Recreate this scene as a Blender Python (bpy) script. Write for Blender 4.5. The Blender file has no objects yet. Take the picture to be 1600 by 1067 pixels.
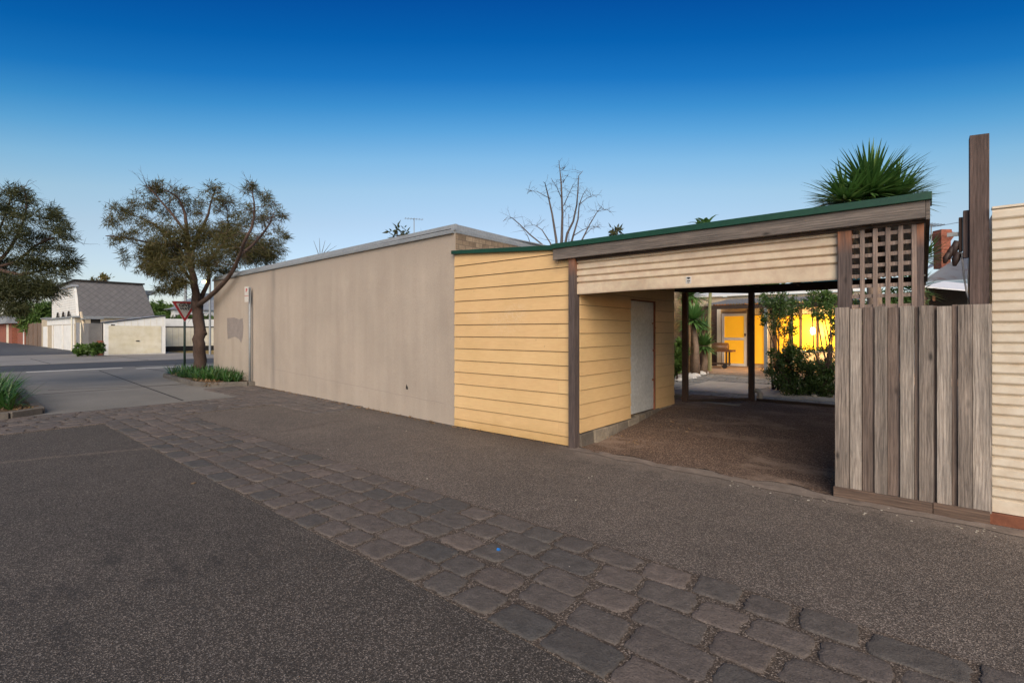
import bpy, math, random
import numpy as np
from mathutils import Vector, Matrix
random.seed(7); rng = np.random.default_rng(7)
C = bpy.context.scene.collection
scn = bpy.context.scene
# ------------------------------------------------------------------ camera
A = math.radians(39.93)                      # camera heading; world X runs along the alley, Y away from it
RX, RY = math.cos(A), math.sin(A); FX, FY = -math.sin(A), math.cos(A)
FP, CXP, HY, H = 770.0, 800.0, 518.0, 1.6
cd = bpy.data.cameras.new('camera'); cam = bpy.data.objects.new('camera', cd); C.objects.link(cam)
cam.location = (0, 0, H); cam.rotation_euler = (math.pi/2, 0, A)
cd.lens = FP/1600*36; cd.sensor_width = 36; cd.shift_y = -15.5/1600; cd.clip_end = 2000; cd.clip_start = 0.05
scn.camera = cam
# ------------------------------------------------------------------ sky and sun
w = bpy.data.worlds.new('World'); scn.world = w; w.use_nodes = True
wn = w.node_tree; wn.nodes.clear()
sk = wn.nodes.new('ShaderNodeTexSky'); sk.sky_type = 'NISHITA'; sk.sun_disc = False
SUN_EL, SUN_ROT = 11.0, math.atan2(0.62, -0.78)
sk.sun_elevation = math.radians(SUN_EL); sk.sun_rotation = SUN_ROT
sk.air_density = 1.0; sk.dust_density = 0.6; sk.ozone_density = 3.0; sk.altitude = 50
bg = wn.nodes.new('ShaderNodeBackground'); bg.inputs['Strength'].default_value = 0.15
wo = wn.nodes.new('ShaderNodeOutputWorld')
# the deep dusk blue higher up and the pale band at the horizon: tint of the sky by height above the horizon
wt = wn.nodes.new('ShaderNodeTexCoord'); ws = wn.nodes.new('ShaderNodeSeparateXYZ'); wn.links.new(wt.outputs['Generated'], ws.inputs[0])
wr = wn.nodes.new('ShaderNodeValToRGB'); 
def wmath(op, a, b_, c=None):
    n_ = wn.nodes.new('ShaderNodeMath'); n_.operation = op
    for i_, v_ in enumerate((a, b_, c)):
        if v_ is None: continue
        if hasattr(v_, 'is_linked'): wn.links.new(v_, n_.inputs[i_])
        else: n_.inputs[i_].default_value = v_
    return n_.outputs[0]
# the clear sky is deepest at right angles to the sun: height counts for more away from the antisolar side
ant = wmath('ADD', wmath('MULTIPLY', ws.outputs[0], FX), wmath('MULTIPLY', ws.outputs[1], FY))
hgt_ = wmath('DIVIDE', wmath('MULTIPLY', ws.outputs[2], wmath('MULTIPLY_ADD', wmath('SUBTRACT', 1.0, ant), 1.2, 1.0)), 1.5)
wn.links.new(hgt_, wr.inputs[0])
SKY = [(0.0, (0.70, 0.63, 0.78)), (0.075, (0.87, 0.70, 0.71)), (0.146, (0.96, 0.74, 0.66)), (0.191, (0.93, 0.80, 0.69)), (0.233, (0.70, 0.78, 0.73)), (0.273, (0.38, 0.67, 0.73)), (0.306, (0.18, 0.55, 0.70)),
       (0.345, (0.05, 0.40, 0.65)), (0.395, (0.012, 0.30, 0.58)), (0.47, (0.006, 0.20, 0.50)), (0.68, (0.28, 0.40, 0.54)), (1.0, (0.42, 0.50, 0.58))]  # last two stops: unseen upper sky made paler, added as soft fill light
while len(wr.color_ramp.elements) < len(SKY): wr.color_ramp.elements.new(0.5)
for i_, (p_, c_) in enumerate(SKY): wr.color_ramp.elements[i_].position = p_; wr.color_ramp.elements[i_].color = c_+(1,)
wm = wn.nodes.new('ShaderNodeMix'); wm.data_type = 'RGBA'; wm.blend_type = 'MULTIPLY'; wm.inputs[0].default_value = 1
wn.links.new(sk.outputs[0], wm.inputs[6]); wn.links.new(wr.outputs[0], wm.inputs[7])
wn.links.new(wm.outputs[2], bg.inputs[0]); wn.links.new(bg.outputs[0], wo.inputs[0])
sd = bpy.data.lights.new('sun', 'SUN'); sd.energy = 2.5; sd.angle = math.radians(50); sd.color = (1.0, 0.85, 0.70)
so = bpy.data.objects.new('sun', sd); C.objects.link(so)
e = math.radians(34)
sdir = Vector((math.sin(SUN_ROT)*math.cos(e), math.cos(SUN_ROT)*math.cos(e), math.sin(e)))
so.rotation_euler = sdir.to_track_quat('Z', 'Y').to_euler(); so.location = (10, -20, 20)
scn.view_settings.view_transform = 'Standard'; scn.view_settings.look = 'None'
scn.view_settings.gamma = 1; scn.view_settings.exposure = 0.72
# ------------------------------------------------------------------ measuring helpers
def dr(px): k = (px-CXP)/FP; return (RX*k+FX, RY*k+FY)
def atd(px, d): a, b = dr(px); return (a*d, b*d)
def atY(px, Y): a, b = dr(px); return (a*Y/b, Y)
def atX(px, X): a, b = dr(px); return (X, b*X/a)
def dep(x, y): return x*FX+y*FY
def zz(py, d): return H-(py-HY)/FP*d
def gp(px, py, z=0.0): return atd(px, (H-z)*FP/(py-HY))
def P(px, py, d): x, y = atd(px, d); return Vector((x, y, zz(py, d)))
# ------------------------------------------------------------------ materials
def nt(name):
    m = bpy.data.materials.new(name); m.use_nodes = True; t = m.node_tree
    return m, t, t.nodes['Principled BSDF'], t.nodes, t.links
def coords(N, L, scale=(1,1,1), obj=True, rot=(0,0,0)):
    tc = N.new('ShaderNodeTexCoord'); mp = N.new('ShaderNodeMapping'); mp.inputs['Scale'].default_value = scale; mp.inputs['Rotation'].default_value = rot
    L.new(tc.outputs['Object'], mp.inputs[0]); return mp.outputs[0]
def noise(N, L, v, s, d=4, r=0.6):
    n = N.new('ShaderNodeTexNoise'); n.inputs['Scale'].default_value = s; n.inputs['Detail'].default_value = d; n.inputs['Roughness'].default_value = r
    L.new(v, n.inputs['Vector']); return n.outputs['Fac']
def ramp(N, L, f, stops):
    r = N.new('ShaderNodeValToRGB'); e = r.color_ramp.elements
    while len(e) < len(stops): e.new(0.5)
    for i, (p, c) in enumerate(stops):
        e[i].position = p; e[i].color = (c[0], c[1], c[2], 1) if hasattr(c, '__len__') else (c, c, c, 1)
    L.new(f, r.inputs[0]); return r.outputs[0]
def mix(N, L, f, a, b, mode='MIX'):
    m = N.new('ShaderNodeMix'); m.data_type = 'RGBA'; m.blend_type = mode
    for s, v in ((m.inputs[0], f), (m.inputs[6], a), (m.inputs[7], b)):
        if hasattr(v, 'links') or hasattr(v, 'is_linked'): L.new(v, s)
        elif hasattr(v, '__len__'): s.default_value = (v[0], v[1], v[2], 1)
        else: s.default_value = v
    return m.outputs[2]
def math_(N, L, op, a, b=0.0, c=None):
    m = N.new('ShaderNodeMath'); m.operation = op
    for i, v in enumerate((a, b, c)):
        if v is None: continue
        if hasattr(v, 'is_linked'): L.new(v, m.inputs[i])
        else: m.inputs[i].default_value = v
    return m.outputs[0]
def bump(N, L, b, h, dist=0.01, st=0.6):
    n = N.new('ShaderNodeBump'); n.inputs['Distance'].default_value = dist; n.inputs['Strength'].default_value = st
    L.new(h, n.inputs['Height']); L.new(n.outputs[0], b.inputs['Normal'])
def sc(c, k): return (min(1, c[0]*k), min(1, c[1]*k), min(1, c[2]*k))
def simple(name, col, rough=0.7, var=0.25, scale=2.5, fine=25, metal=0.0, bd=0.004, stretch=(1,1,1)):
    m, t, b, N, L = nt(name); v = coords(N, L, stretch)
    f = noise(N, L, v, scale, 5); g = noise(N, L, v, fine, 4)
    c = ramp(N, L, f, [(0.3, sc(col, 1-var)), (0.7, sc(col, 1+var))])
    c2 = mix(N, L, 0.5, c, ramp(N, L, g, [(0.3, 0.35), (0.7, 0.65)]), 'OVERLAY')
    L.new(c2, b.inputs['Base Color']); b.inputs['Roughness'].default_value = rough; b.inputs['Metallic'].default_value = metal
    bump(N, L, b, g, bd, 0.5); return m
def wood(name, dark, light, axis='Z', tint=0.25, orange=None, knots=True):
    m, t, b, N, L = nt(name)
    s = {'Z': (1, 1, 0.035), 'X': (0.035, 1, 1), 'Y': (1, 0.035, 1)}[axis]
    oi = N.new('ShaderNodeObjectInfo'); tc = N.new('ShaderNodeTexCoord')
    ad = N.new('ShaderNodeVectorMath'); ad.operation = 'MULTIPLY_ADD'; ad.inputs[1].default_value = (1, 1, 1)
    cv = N.new('ShaderNodeCombineXYZ'); k = math_(N, L, 'MULTIPLY', oi.outputs['Random'], 37.0)
    for i in range(3): L.new(k, cv.inputs[i])
    L.new(tc.outputs['Object'], ad.inputs[0]); L.new(cv.outputs[0], ad.inputs[2])
    wv = N.new('ShaderNodeTexNoise'); wv.inputs['Scale'].default_value = 1.6; L.new(ad.outputs[0], wv.inputs['Vector'])
    dv = N.new('ShaderNodeVectorMath'); dv.operation = 'MULTIPLY_ADD'; dv.inputs[1].default_value = (0.035,)*3
    L.new(wv.outputs['Color'], dv.inputs[0]); L.new(ad.outputs[0], dv.inputs[2])
    mp = N.new('ShaderNodeMapping'); mp.inputs['Scale'].default_value = s; L.new(dv.outputs[0], mp.inputs[0])
    f = noise(N, L, mp.outputs[0], 95, 6, 0.75); g = noise(N, L, mp.outputs[0], 16, 4, 0.6)
    big = noise(N, L, ad.outputs[0], 2.2, 3)
    c = ramp(N, L, f, [(0.3, dark), (0.68, light)])
    c = mix(N, L, 0.6, c, ramp(N, L, g, [(0.3, 0.28), (0.7, 0.72)]), 'OVERLAY')
    c = mix(N, L, 0.45, c, ramp(N, L, big, [(0.3, (0.32, 0.30, 0.29)), (0.7, (0.66, 0.60, 0.54))]), 'OVERLAY')
    rv = math_(N, L, 'MULTIPLY_ADD', oi.outputs['Random'], tint*2, 1-tint)
    cc = N.new('ShaderNodeCombineColor')
    for i in range(3): L.new(rv, cc.inputs[i])
    c = mix(N, L, 1.0, c, cc.outputs[0], 'MULTIPLY')
    wa = N.new('ShaderNodeTexWave'); wa.wave_type = 'BANDS'; wa.bands_direction = 'X' if axis != 'X' else 'Z'; wa.inputs['Scale'].default_value = 14; wa.inputs['Distortion'].default_value = 7; wa.inputs['Detail'].default_value = 2; wa.inputs['Detail Scale'].default_value = 0.6; L.new(mp.outputs[0], wa.inputs['Vector'])
    c = mix(N, L, 0.35, c, ramp(N, L, wa.outputs['Fac'], [(0.1, 0.32), (0.8, 0.60)]), 'OVERLAY')
    if knots:
        mk = N.new('ShaderNodeMapping'); mk.inputs['Scale'].default_value = {'Z': (10, 3, 4), 'X': (4, 3, 10), 'Y': (3, 4, 10)}[axis]; L.new(ad.outputs[0], mk.inputs[0])
        vo = N.new('ShaderNodeTexVoronoi'); vo.inputs['Scale'].default_value = 0.62; L.new(mk.outputs[0], vo.inputs['Vector'])
        kf = ramp(N, L, vo.outputs['Distance'], [(0.05, 1.0), (0.10, 0.35), (0.15, 0.0)])
        c = mix(N, L, math_(N, L, 'MULTIPLY', kf, 0.9), c, sc(dark, 0.45))
    if orange:
        sep = N.new('ShaderNodeSeparateXYZ'); L.new(tc.outputs['Object'], sep.inputs[0])
        mr = N.new('ShaderNodeMapRange'); mr.inputs[1].default_value = orange[0]; mr.inputs[2].default_value = orange[1]; L.new(sep.outputs[2], mr.inputs[0])
        fm = math_(N, L, 'MULTIPLY', mr.outputs[0], ramp(N, L, g, [(0.35, 0.2), (0.6, 1.0)])); c = mix(N, L, fm, c, (0.42, 0.17, 0.08))
    L.new(c, b.inputs['Base Color']); b.inputs['Roughness'].default_value = 0.85
    bump(N, L, b, f, 0.004, 0.8); return m
def asphalt(name, col, speck, brown=0.0, sp=0.5, stains=False, scale=150, dust=False, patchy=None, thr=0.93):
    m, t, b, N, L = nt(name); v = coords(N, L)
    vo = N.new('ShaderNodeTexVoronoi'); vo.inputs['Scale'].default_value = scale; L.new(v, vo.inputs['Vector'])
    sep = N.new('ShaderNodeSeparateColor'); L.new(vo.outputs['Color'], sep.inputs[0])
    c = ramp(N, L, sep.outputs[0], [(0.0, sc(col, 0.45)), (0.5, col), (0.78, sc(col, 1.5)), (thr, speck)])
    c = mix(N, L, 0.5, c, mix(N, L, sep.outputs[1], (0.42, 0.36, 0.33), (0.55, 0.55, 0.56)), 'OVERLAY')
    big = noise(N, L, v, 0.55, 5, 0.65)
    c = mix(N, L, 0.8, c, ramp(N, L, big, [(0.3, (0.40, 0.385, 0.37)), (0.7, (0.62, 0.585, 0.55))]), 'OVERLAY')
    mid = noise(N, L, v, 4.0, 5, 0.7)
    c = mix(N, L, 0.45, c, ramp(N, L, mid, [(0.3, 0.38), (0.7, 0.62)]), 'OVERLAY')
    if stains:
        sp_ = noise(N, L, coords(N, L, (1.6, 4.0, 1)), 1.9, 3, 0.5)
        tcs = N.new('ShaderNodeTexCoord'); vm = N.new('ShaderNodeVectorMath'); vm.operation = 'DISTANCE'; vm.inputs[1].default_value = (-3.9, 0.9, 0)
        L.new(tcs.outputs['Object'], vm.inputs[0])
        mk = ramp(N, L, math_(N, L, 'DIVIDE', vm.outputs['Value'], 1.15), [(0.4, 1.0), (1.0, 0.0)])
        c = mix(N, L, math_(N, L, 'MULTIPLY', math_(N, L, 'MULTIPLY', ramp(N, L, sp_, [(0.52, 0.0), (0.66, 1.0)]), mk), 0.45), c, (0.012, 0.011, 0.012))
    if patchy:
        pm = noise(N, L, coords(N, L, (0.8, 1.6, 1)), 1.3, 6, 0.65); c = mix(N, L, ramp(N, L, pm, [(0.52, 0.0), (0.66, 0.8)]), c, patchy)
    if dust:
        tcs = N.new('ShaderNodeTexCoord'); sp3 = N.new('ShaderNodeSeparateXYZ'); L.new(tcs.outputs['Object'], sp3.inputs[0])
        wob = math_(N, L, 'MULTIPLY_ADD', mid, 0.9, -0.45)
        yy = math_(N, L, 'ADD', sp3.outputs[1], wob); mr = N.new('ShaderNodeMapRange'); mr.inputs[1].default_value = 5.2; mr.inputs[2].default_value = 5.7; L.new(yy, mr.inputs[0])
        mx_ = N.new('ShaderNodeMapRange'); mx_.inputs[1].default_value = -4.1; mx_.inputs[2].default_value = -3.5; L.new(math_(N, L, 'ADD', sp3.outputs[0], wob), mx_.inputs[0])
        c = mix(N, L, math_(N, L, 'MULTIPLY', math_(N, L, 'MULTIPLY', mr.outputs[0], mx_.outputs[0]), 0.85), c, mix(N, L, sep.outputs[2], (0.15, 0.115, 0.09), (0.29, 0.24, 0.20)))
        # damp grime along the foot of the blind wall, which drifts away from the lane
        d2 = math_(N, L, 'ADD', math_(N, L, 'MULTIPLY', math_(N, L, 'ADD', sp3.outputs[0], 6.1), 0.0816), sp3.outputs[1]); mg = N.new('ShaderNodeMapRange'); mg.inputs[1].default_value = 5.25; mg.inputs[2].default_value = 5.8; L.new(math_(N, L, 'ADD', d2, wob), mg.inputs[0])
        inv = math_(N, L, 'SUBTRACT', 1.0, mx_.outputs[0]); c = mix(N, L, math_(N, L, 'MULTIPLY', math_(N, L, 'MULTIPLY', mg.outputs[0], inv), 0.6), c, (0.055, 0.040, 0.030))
    L.new(c, b.inputs['Base Color']); b.inputs['Roughness'].default_value = 0.9
    bump(N, L, b, vo.outputs['Distance'], 0.006, 0.7); return m
def leafmat(name, cols, rough=0.55, trans=0.25):
    m, t, b, N, L = nt(name); ge = N.new('ShaderNodeNewGeometry')
    n = len(cols); c = ramp(N, L, ge.outputs['Random Per Island'], [(i/max(1, n-1), k) for i, k in enumerate(cols)])
    L.new(c, b.inputs['Base Color']); b.inputs['Roughness'].default_value = rough
    tr = N.new('ShaderNodeBsdfTranslucent'); L.new(c, tr.inputs[0]); mx = N.new('ShaderNodeMixShader'); mx.inputs[0].default_value = trans
    out = N['Material Output'] if 'Material Output' in N else None
    L.new(b.outputs[0], mx.inputs[1]); L.new(tr.outputs[0], mx.inputs[2]); L.new(mx.outputs[0], out.inputs[0]); return m
def emis(name, col, st, base=None, var=0.0):
    m, t, b, N, L = nt(name); v = coords(N, L); f = noise(N, L, v, 2.2, 3)
    c = ramp(N, L, f, [(0.3, sc(col, 1-var)), (0.7, col)])
    b.inputs['Base Color'].default_value = tuple(base or col)+(1,)
    L.new(c, b.inputs['Emission Color']); b.inputs['Emission Strength'].default_value = st; b.inputs['Roughness'].default_value = 0.4; return m
def stonemat(name, cols, scale=14):
    m, t, b, N, L = nt(name); ge = N.new('ShaderNodeNewGeometry'); v = coords(N, L)
    n = len(cols); c = ramp(N, L, ge.outputs['Random Per Island'], [(i/(n-1), k) for i, k in enumerate(cols)])
    f = noise(N, L, v, scale, 7, 0.7); g = noise(N, L, v, 90, 3); h = noise(N, L, v, 3, 4)
    c = mix(N, L, 0.8, c, ramp(N, L, f, [(0.3, 0.30), (0.7, 0.68)]), 'OVERLAY')
    c = mix(N, L, 0.5, c, ramp(N, L, g, [(0.35, 0.3), (0.65, 0.7)]), 'OVERLAY')
    c = mix(N, L, ramp(N, L, h, [(0.45, 0.0), (0.75, 0.5)]), c, (0.085, 0.072, 0.062))
    pv = N.new('ShaderNodeTexVoronoi'); pv.inputs['Scale'].default_value = 26; L.new(v, pv.inputs['Vector']); c = mix(N, L, ramp(N, L, pv.outputs['Distance'], [(0.06, 0.75), (0.14, 0.0)]), c, (0.025, 0.022, 0.02))
    L.new(c, b.inputs['Base Color']); b.inputs['Roughness'].default_value = 0.85
    hh = math_(N, L, 'ADD', f, math_(N, L, 'MULTIPLY', g, 0.25)); bump(N, L, b, hh, 0.02, 1.0); return m
M = {}
M['asphalt'] = asphalt('dark aggregate asphalt', (0.052, 0.047, 0.042), (0.21, 0.193, 0.175), stains=True, scale=165)
M['asphalt2'] = asphalt('brown aggregate asphalt', (0.098, 0.086, 0.076), (0.30, 0.27, 0.24), dust=True, scale=165)
M['asphalt3'] = asphalt('old patch asphalt', (0.095, 0.083, 0.072), (0.24, 0.21, 0.19))
M['grout'] = asphalt('gritty joint sand', (0.078, 0.063, 0.050), (0.26, 0.23, 0.20), scale=140)
M['road'] = simple('road asphalt', (0.052, 0.053, 0.058), 0.85, 0.15, 0.6, 40)
M['laneway'] = simple('laneway bluestone', (0.06, 0.062, 0.07), 0.85, 0.3, 1.5, 12)
M['concrete'] = simple('old concrete', (0.18, 0.17, 0.152), 0.85, 0.16, 0.7, 30)
M['concrete_light'] = simple('pale concrete', (0.24, 0.225, 0.205), 0.85, 0.16, 0.9, 30)
M['kerb'] = simple('bluestone kerb', (0.12, 0.105, 0.088), 0.85, 0.3, 3, 30, bd=0.008)
M['dirt'] = asphalt('brown gravel', (0.095, 0.062, 0.043), (0.34, 0.26, 0.20), scale=120, patchy=(0.25, 0.18, 0.135), thr=0.97)
M['dust'] = simple('pale dusty edge', (0.20, 0.16, 0.13), 0.95, 0.35, 5, 60, bd=0.008)
M['soil'] = simple('mulch', (0.10, 0.065, 0.035), 0.95, 0.4, 8, 60, bd=0.02)
M['grass_dry'] = simple('dry grass', (0.26, 0.18, 0.055), 0.95, 0.35, 4, 60, bd=0.02)
M['ground'] = simple('bare ground', (0.12, 0.10, 0.075), 0.95, 0.3, 0.5, 10)
M['bluestone'] = stonemat('bluestone pitcher', [(0.078, 0.073, 0.068), (0.125, 0.100, 0.087), (0.096, 0.086, 0.078), (0.15, 0.12, 0.103), (0.072, 0.069, 0.066), (0.118, 0.097, 0.086)])
M['cobble'] = stonemat('brown paver stone', [(0.13, 0.105, 0.092), (0.095, 0.085, 0.080), (0.16, 0.13, 0.112)])
M['slate'] = stonemat('courtyard slate', [(0.24, 0.26, 0.27), (0.36, 0.365, 0.36), (0.29, 0.30, 0.305)])
M['pale_paver'] = simple('pale courtyard paver', (0.55, 0.52, 0.47), 0.8, 0.15, 2, 30)
M['paint'] = simple('white road paint', (0.55, 0.54, 0.50), 0.8, 0.2, 5, 30)
def render_wall():
    m, t, b, N, L = nt('painted cement render'); v = coords(N, L); vs = coords(N, L, (2.2, 2.2, 0.22))
    f = noise(N, L, vs, 1.3, 5, 0.6); g = noise(N, L, v, 0.8, 4); h = noise(N, L, v, 55, 4)
    c = ramp(N, L, f, [(0.28, (0.375, 0.315, 0.255)), (0.72, (0.435, 0.37, 0.303))])
    c = mix(N, L, 0.6, c, ramp(N, L, g, [(0.3, 0.42), (0.7, 0.56)]), 'OVERLAY')
    c = mix(N, L, 0.22, c, ramp(N, L, h, [(0.3, 0.3), (0.7, 0.7)]), 'OVERLAY')
    tc = N.new('ShaderNodeTexCoord'); sep = N.new('ShaderNodeSeparateXYZ'); L.new(tc.outputs['Object'], sep.inputs[0])
    wob = math_(N, L, 'MULTIPLY_ADD', g, 0.5, -0.25)
    # stain under the old downpipe, local x measured along the wall from the yellow shed
    def band(x0, wd, amt, col):
        nonlocal c
        d = math_(N, L, 'ABSOLUTE', math_(N, L, 'ADD', math_(N, L, 'ADD', sep.outputs[0], x0), math_(N, L, 'MULTIPLY', wob, 0.25)))
        mk = ramp(N, L, math_(N, L, 'DIVIDE', d, wd), [(0.2, 1.0), (1.0, 0.0)])
        n2 = ramp(N, L, noise(N, L, coords(N, L, (4, 4, 0.6)), 1.5, 4), [(0.3, 0.35), (0.7, 1.0)])
        c = mix(N, L, math_(N, L, 'MULTIPLY', math_(N, L, 'MULTIPLY', mk, n2), amt), c, col)
    band(7.75, 0.22, 0.62, (0.17, 0.15, 0.135)); band(12.7, 0.5, 0.3, (0.20, 0.175, 0.15)); band(9.6, 0.3, 0.22, (0.22, 0.19, 0.16))
    # splash zone at the base and grime at the top
    mr = N.new('ShaderNodeMapRange'); mr.inputs[1].default_value = 0.28; mr.inputs[2].default_value = 0.0
    L.new(math_(N, L, 'ADD', sep.outputs[2], math_(N, L, 'MULTIPLY', wob, 0.5)), mr.inputs[0])
    c = mix(N, L, math_(N, L, 'MULTIPLY', mr.outputs[0], 0.35), c, (0.42, 0.36, 0.29))
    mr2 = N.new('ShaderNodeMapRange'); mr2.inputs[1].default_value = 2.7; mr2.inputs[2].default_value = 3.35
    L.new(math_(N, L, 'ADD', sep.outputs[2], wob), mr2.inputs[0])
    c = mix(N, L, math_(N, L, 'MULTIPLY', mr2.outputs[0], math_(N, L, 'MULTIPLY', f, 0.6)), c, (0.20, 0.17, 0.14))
    L.new(c, b.inputs['Base Color']); b.inputs['Roughness'].default_value = 0.9; bump(N, L, b, h, 0.006, 0.6); return m
M['render'] = render_wall()
def painted_boards():
    m, t, b, N, L = nt('yellow painted weatherboard'); v = coords(N, L); g = noise(N, L, v, 1.2, 4); h = noise(N, L, coords(N, L, (1, 1, 8)), 6, 5)
    ge = N.new('ShaderNodeNewGeometry')
    c = ramp(N, L, g, [(0.3, (0.61, 0.405, 0.185)), (0.7, (0.69, 0.465, 0.225))])
    c = mix(N, L, 0.3, c, ramp(N, L, h, [(0.3, 0.38), (0.7, 0.6)]), 'OVERLAY')
    c = mix(N, L, 0.25, c, ramp(N, L, ge.outputs['Random Per Island'], [(0, 0.44), (1, 0.56)]), 'OVERLAY')
    tc = N.new('ShaderNodeTexCoord'); sp = N.new('ShaderNodeTexNoise'); sp.inputs['Scale'].default_value = 14; sp.inputs['Detail'].default_value = 6; L.new(tc.outputs['Object'], sp.inputs['Vector'])
    c = mix(N, L, ramp(N, L, sp.outputs['Fac'], [(0.70, 0.0), (0.76, 0.45)]), c, (0.30, 0.19, 0.09))
    # rubbed graffiti: pale scratches in one place
    for cx_, cz_, r_ in ((-5.65, 1.86, 0.2), (-4.95, 1.72, 0.45), (-4.75, 1.9, 0.3)):
        vm = N.new('ShaderNodeVectorMath'); vm.operation = 'DISTANCE'; vm.inputs[1].default_value = (cx_, 0, cz_*1.8)
        mm = N.new('ShaderNodeVectorMath'); mm.operation = 'MULTIPLY'; mm.inputs[1].default_value = (1, 0, 1.8)
        L.new(ge.outputs['Position'], mm.inputs[0]); L.new(mm.outputs[0], vm.inputs[0])
        mk = ramp(N, L, math_(N, L, 'DIVIDE', vm.outputs['Value'], r_), [(0.5, 1.0), (1.0, 0.0)])
        s2 = noise(N, L, v, 22, 5, 0.7); lines = ramp(N, L, s2, [(0.47, 0.0), (0.50, 1.0), (0.53, 0.0)])
        c = mix(N, L, math_(N, L, 'MULTIPLY', math_(N, L, 'MULTIPLY', mk, lines), 0.45), c, (0.72, 0.58, 0.42))
    sep = N.new('ShaderNodeSeparateXYZ'); L.new(ge.outputs['Position'], sep.inputs[0])
    mr = N.new('ShaderNodeMapRange'); mr.inputs[1].default_value = 0.22; mr.inputs[2].default_value = 0.0
    L.new(math_(N, L, 'ADD', sep.outputs[2], math_(N, L, 'MULTIPLY_ADD', g, 0.3, -0.15)), mr.inputs[0])
    c = mix(N, L, math_(N, L, 'MULTIPLY', mr.outputs[0], 0.5), c, (0.40, 0.24, 0.07))
    L.new(c, b.inputs['Base Color']); b.inputs['Roughness'].default_value = 0.6; bump(N, L, b, h, 0.003, 0.5); return m
M['yellow'] = painted_boards()
def brick(name, c1, c2, mo, sx=4.5, rot=(math.pi/2, 0, math.pi/2), bw=0.5, rh=0.25):
    m, t, b, N, L = nt(name); v = coords(N, L, (1, 1, 1), rot=rot)
    n = N.new('ShaderNodeTexBrick'); n.inputs['Scale'].default_value = sx; n.inputs['Mortar Size'].default_value = 0.012
    n.inputs['Brick Width'].default_value = bw; n.inputs['Row Height'].default_value = rh
    n.inputs['Color1'].default_value = c1+(1,); n.inputs['Color2'].default_value = c2+(1,); n.inputs['Mortar'].default_value = mo+(1,)
    tc = N.new('ShaderNodeTexCoord'); sep = N.new('ShaderNodeSeparateXYZ'); cb = N.new('ShaderNodeCombineXYZ'); L.new(tc.outputs['Object'], sep.inputs[0])
    L.new(math_(N, L, 'ADD', sep.outputs[0], sep.outputs[1]), cb.inputs[0]); L.new(sep.outputs[2], cb.inputs[1]); L.new(cb.outputs[0], n.inputs['Vector'])
    f = noise(N, L, v, 12, 5); c = mix(N, L, 0.6, n.outputs['Color'], ramp(N, L, f, [(0.3, 0.3), (0.7, 0.68)]), 'OVERLAY')
    L.new(c, b.inputs['Base Color']); b.inputs['Roughness'].default_value = 0.9; bump(N, L, b, n.outputs['Fac'], 0.006, -0.8) if False else None; return m
M['brick_brown'] = brick('brown block brickwork', (0.17, 0.12, 0.075), (0.33, 0.25, 0.165), (0.09, 0.07, 0.055), 3.0)
M['brick_red'] = brick('red brickwork', (0.22, 0.065, 0.038), (0.33, 0.10, 0.055), (0.24, 0.15, 0.11), 3.6)
M['weather'] = wood('weathered grey beam', (0.060, 0.052, 0.048), (0.20, 0.175, 0.155), 'X', 0.1)
M['post'] = wood('weathered dark post', (0.040, 0.030, 0.030), (0.135, 0.105, 0.095), 'Z', 0.1, orange=(2.35, 2.58))
M['darkpost'] = wood('dark stained post', (0.035, 0.020, 0.015), (0.10, 0.062, 0.045), 'Z', 0.15)
M['darkbeam'] = wood('dark stained beam', (0.025, 0.016, 0.012), (0.07, 0.045, 0.032), 'X', 0.1)
M['tallpost'] = wood('brown tall post', (0.055, 0.037, 0.033), (0.15, 0.108, 0.095), 'Z', 0.05)
M['paling'] = wood('weathered fence paling', (0.072, 0.060, 0.052), (0.33, 0.285, 0.245), 'Z', 0.12)
M['paling_light'] = wood('pale weathered paling', (0.115, 0.097, 0.083), (0.44, 0.395, 0.345), 'Z', 0.1)
M['paling_dark'] = wood('reddish dark paling', (0.072, 0.052, 0.043), (0.21, 0.165, 0.14), 'Z', 0.1)
M['plinth_wood'] = wood('brown plinth board', (0.075, 0.05, 0.038), (0.17, 0.12, 0.09), 'X', 0.1)
M['lattice'] = wood('weathered lattice slat', (0.13, 0.095, 0.08), (0.30, 0.24, 0.205), 'Z', 0.1, knots=False)
M['fence_brown'] = wood('brown lane fence', (0.10, 0.07, 0.05), (0.22, 0.16, 0.12), 'Z', 0.1)
M['rafter'] = simple('stained rafter', (0.22, 0.09, 0.04), 0.7, 0.2)
M['green'] = simple('green painted metal', (0.008, 0.050, 0.026), 0.4, 0.12, 2, 20, bd=0.001)
M['roller'] = simple('cream roller door', (0.60, 0.48, 0.345), 0.5, 0.10, 0.9, 9, bd=0.003)
M['cream_fence'] = simple('cream painted ribbed steel', (0.66, 0.575, 0.45), 0.5, 0.08, 0.9, 9, bd=0.002)
M['white_door'] = simple('scuffed white door', (0.47, 0.475, 0.455), 0.5, 0.10, 3, 20, bd=0.001)
M['white'] = simple('white paint', (0.80, 0.80, 0.76), 0.55, 0.05, 1, 2, bd=0.001)
M['cream'] = simple('cream paint', (0.74, 0.69, 0.54), 0.6, 0.05, 1, 2)
M['cream2'] = simple('warm cream wall', (0.50, 0.42, 0.30), 0.6, 0.1, 1, 15)
M['metal'] = simple('galvanised steel', (0.26, 0.28, 0.29), 0.6, 0.12, 2, 25, metal=0.15, bd=0.001)
M['metal_roof'] = simple('grey corrugated roof', (0.33, 0.35, 0.37), 0.5, 0.15, 1.2, 12, metal=0.3)
M['old_roof'] = simple('old verandah iron', (0.17, 0.165, 0.16), 0.7, 0.3, 3, 20)
M['slate_roof'] = None
M['dark'] = simple('dark gap', (0.02, 0.018, 0.016), 0.9, 0.2)
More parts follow.
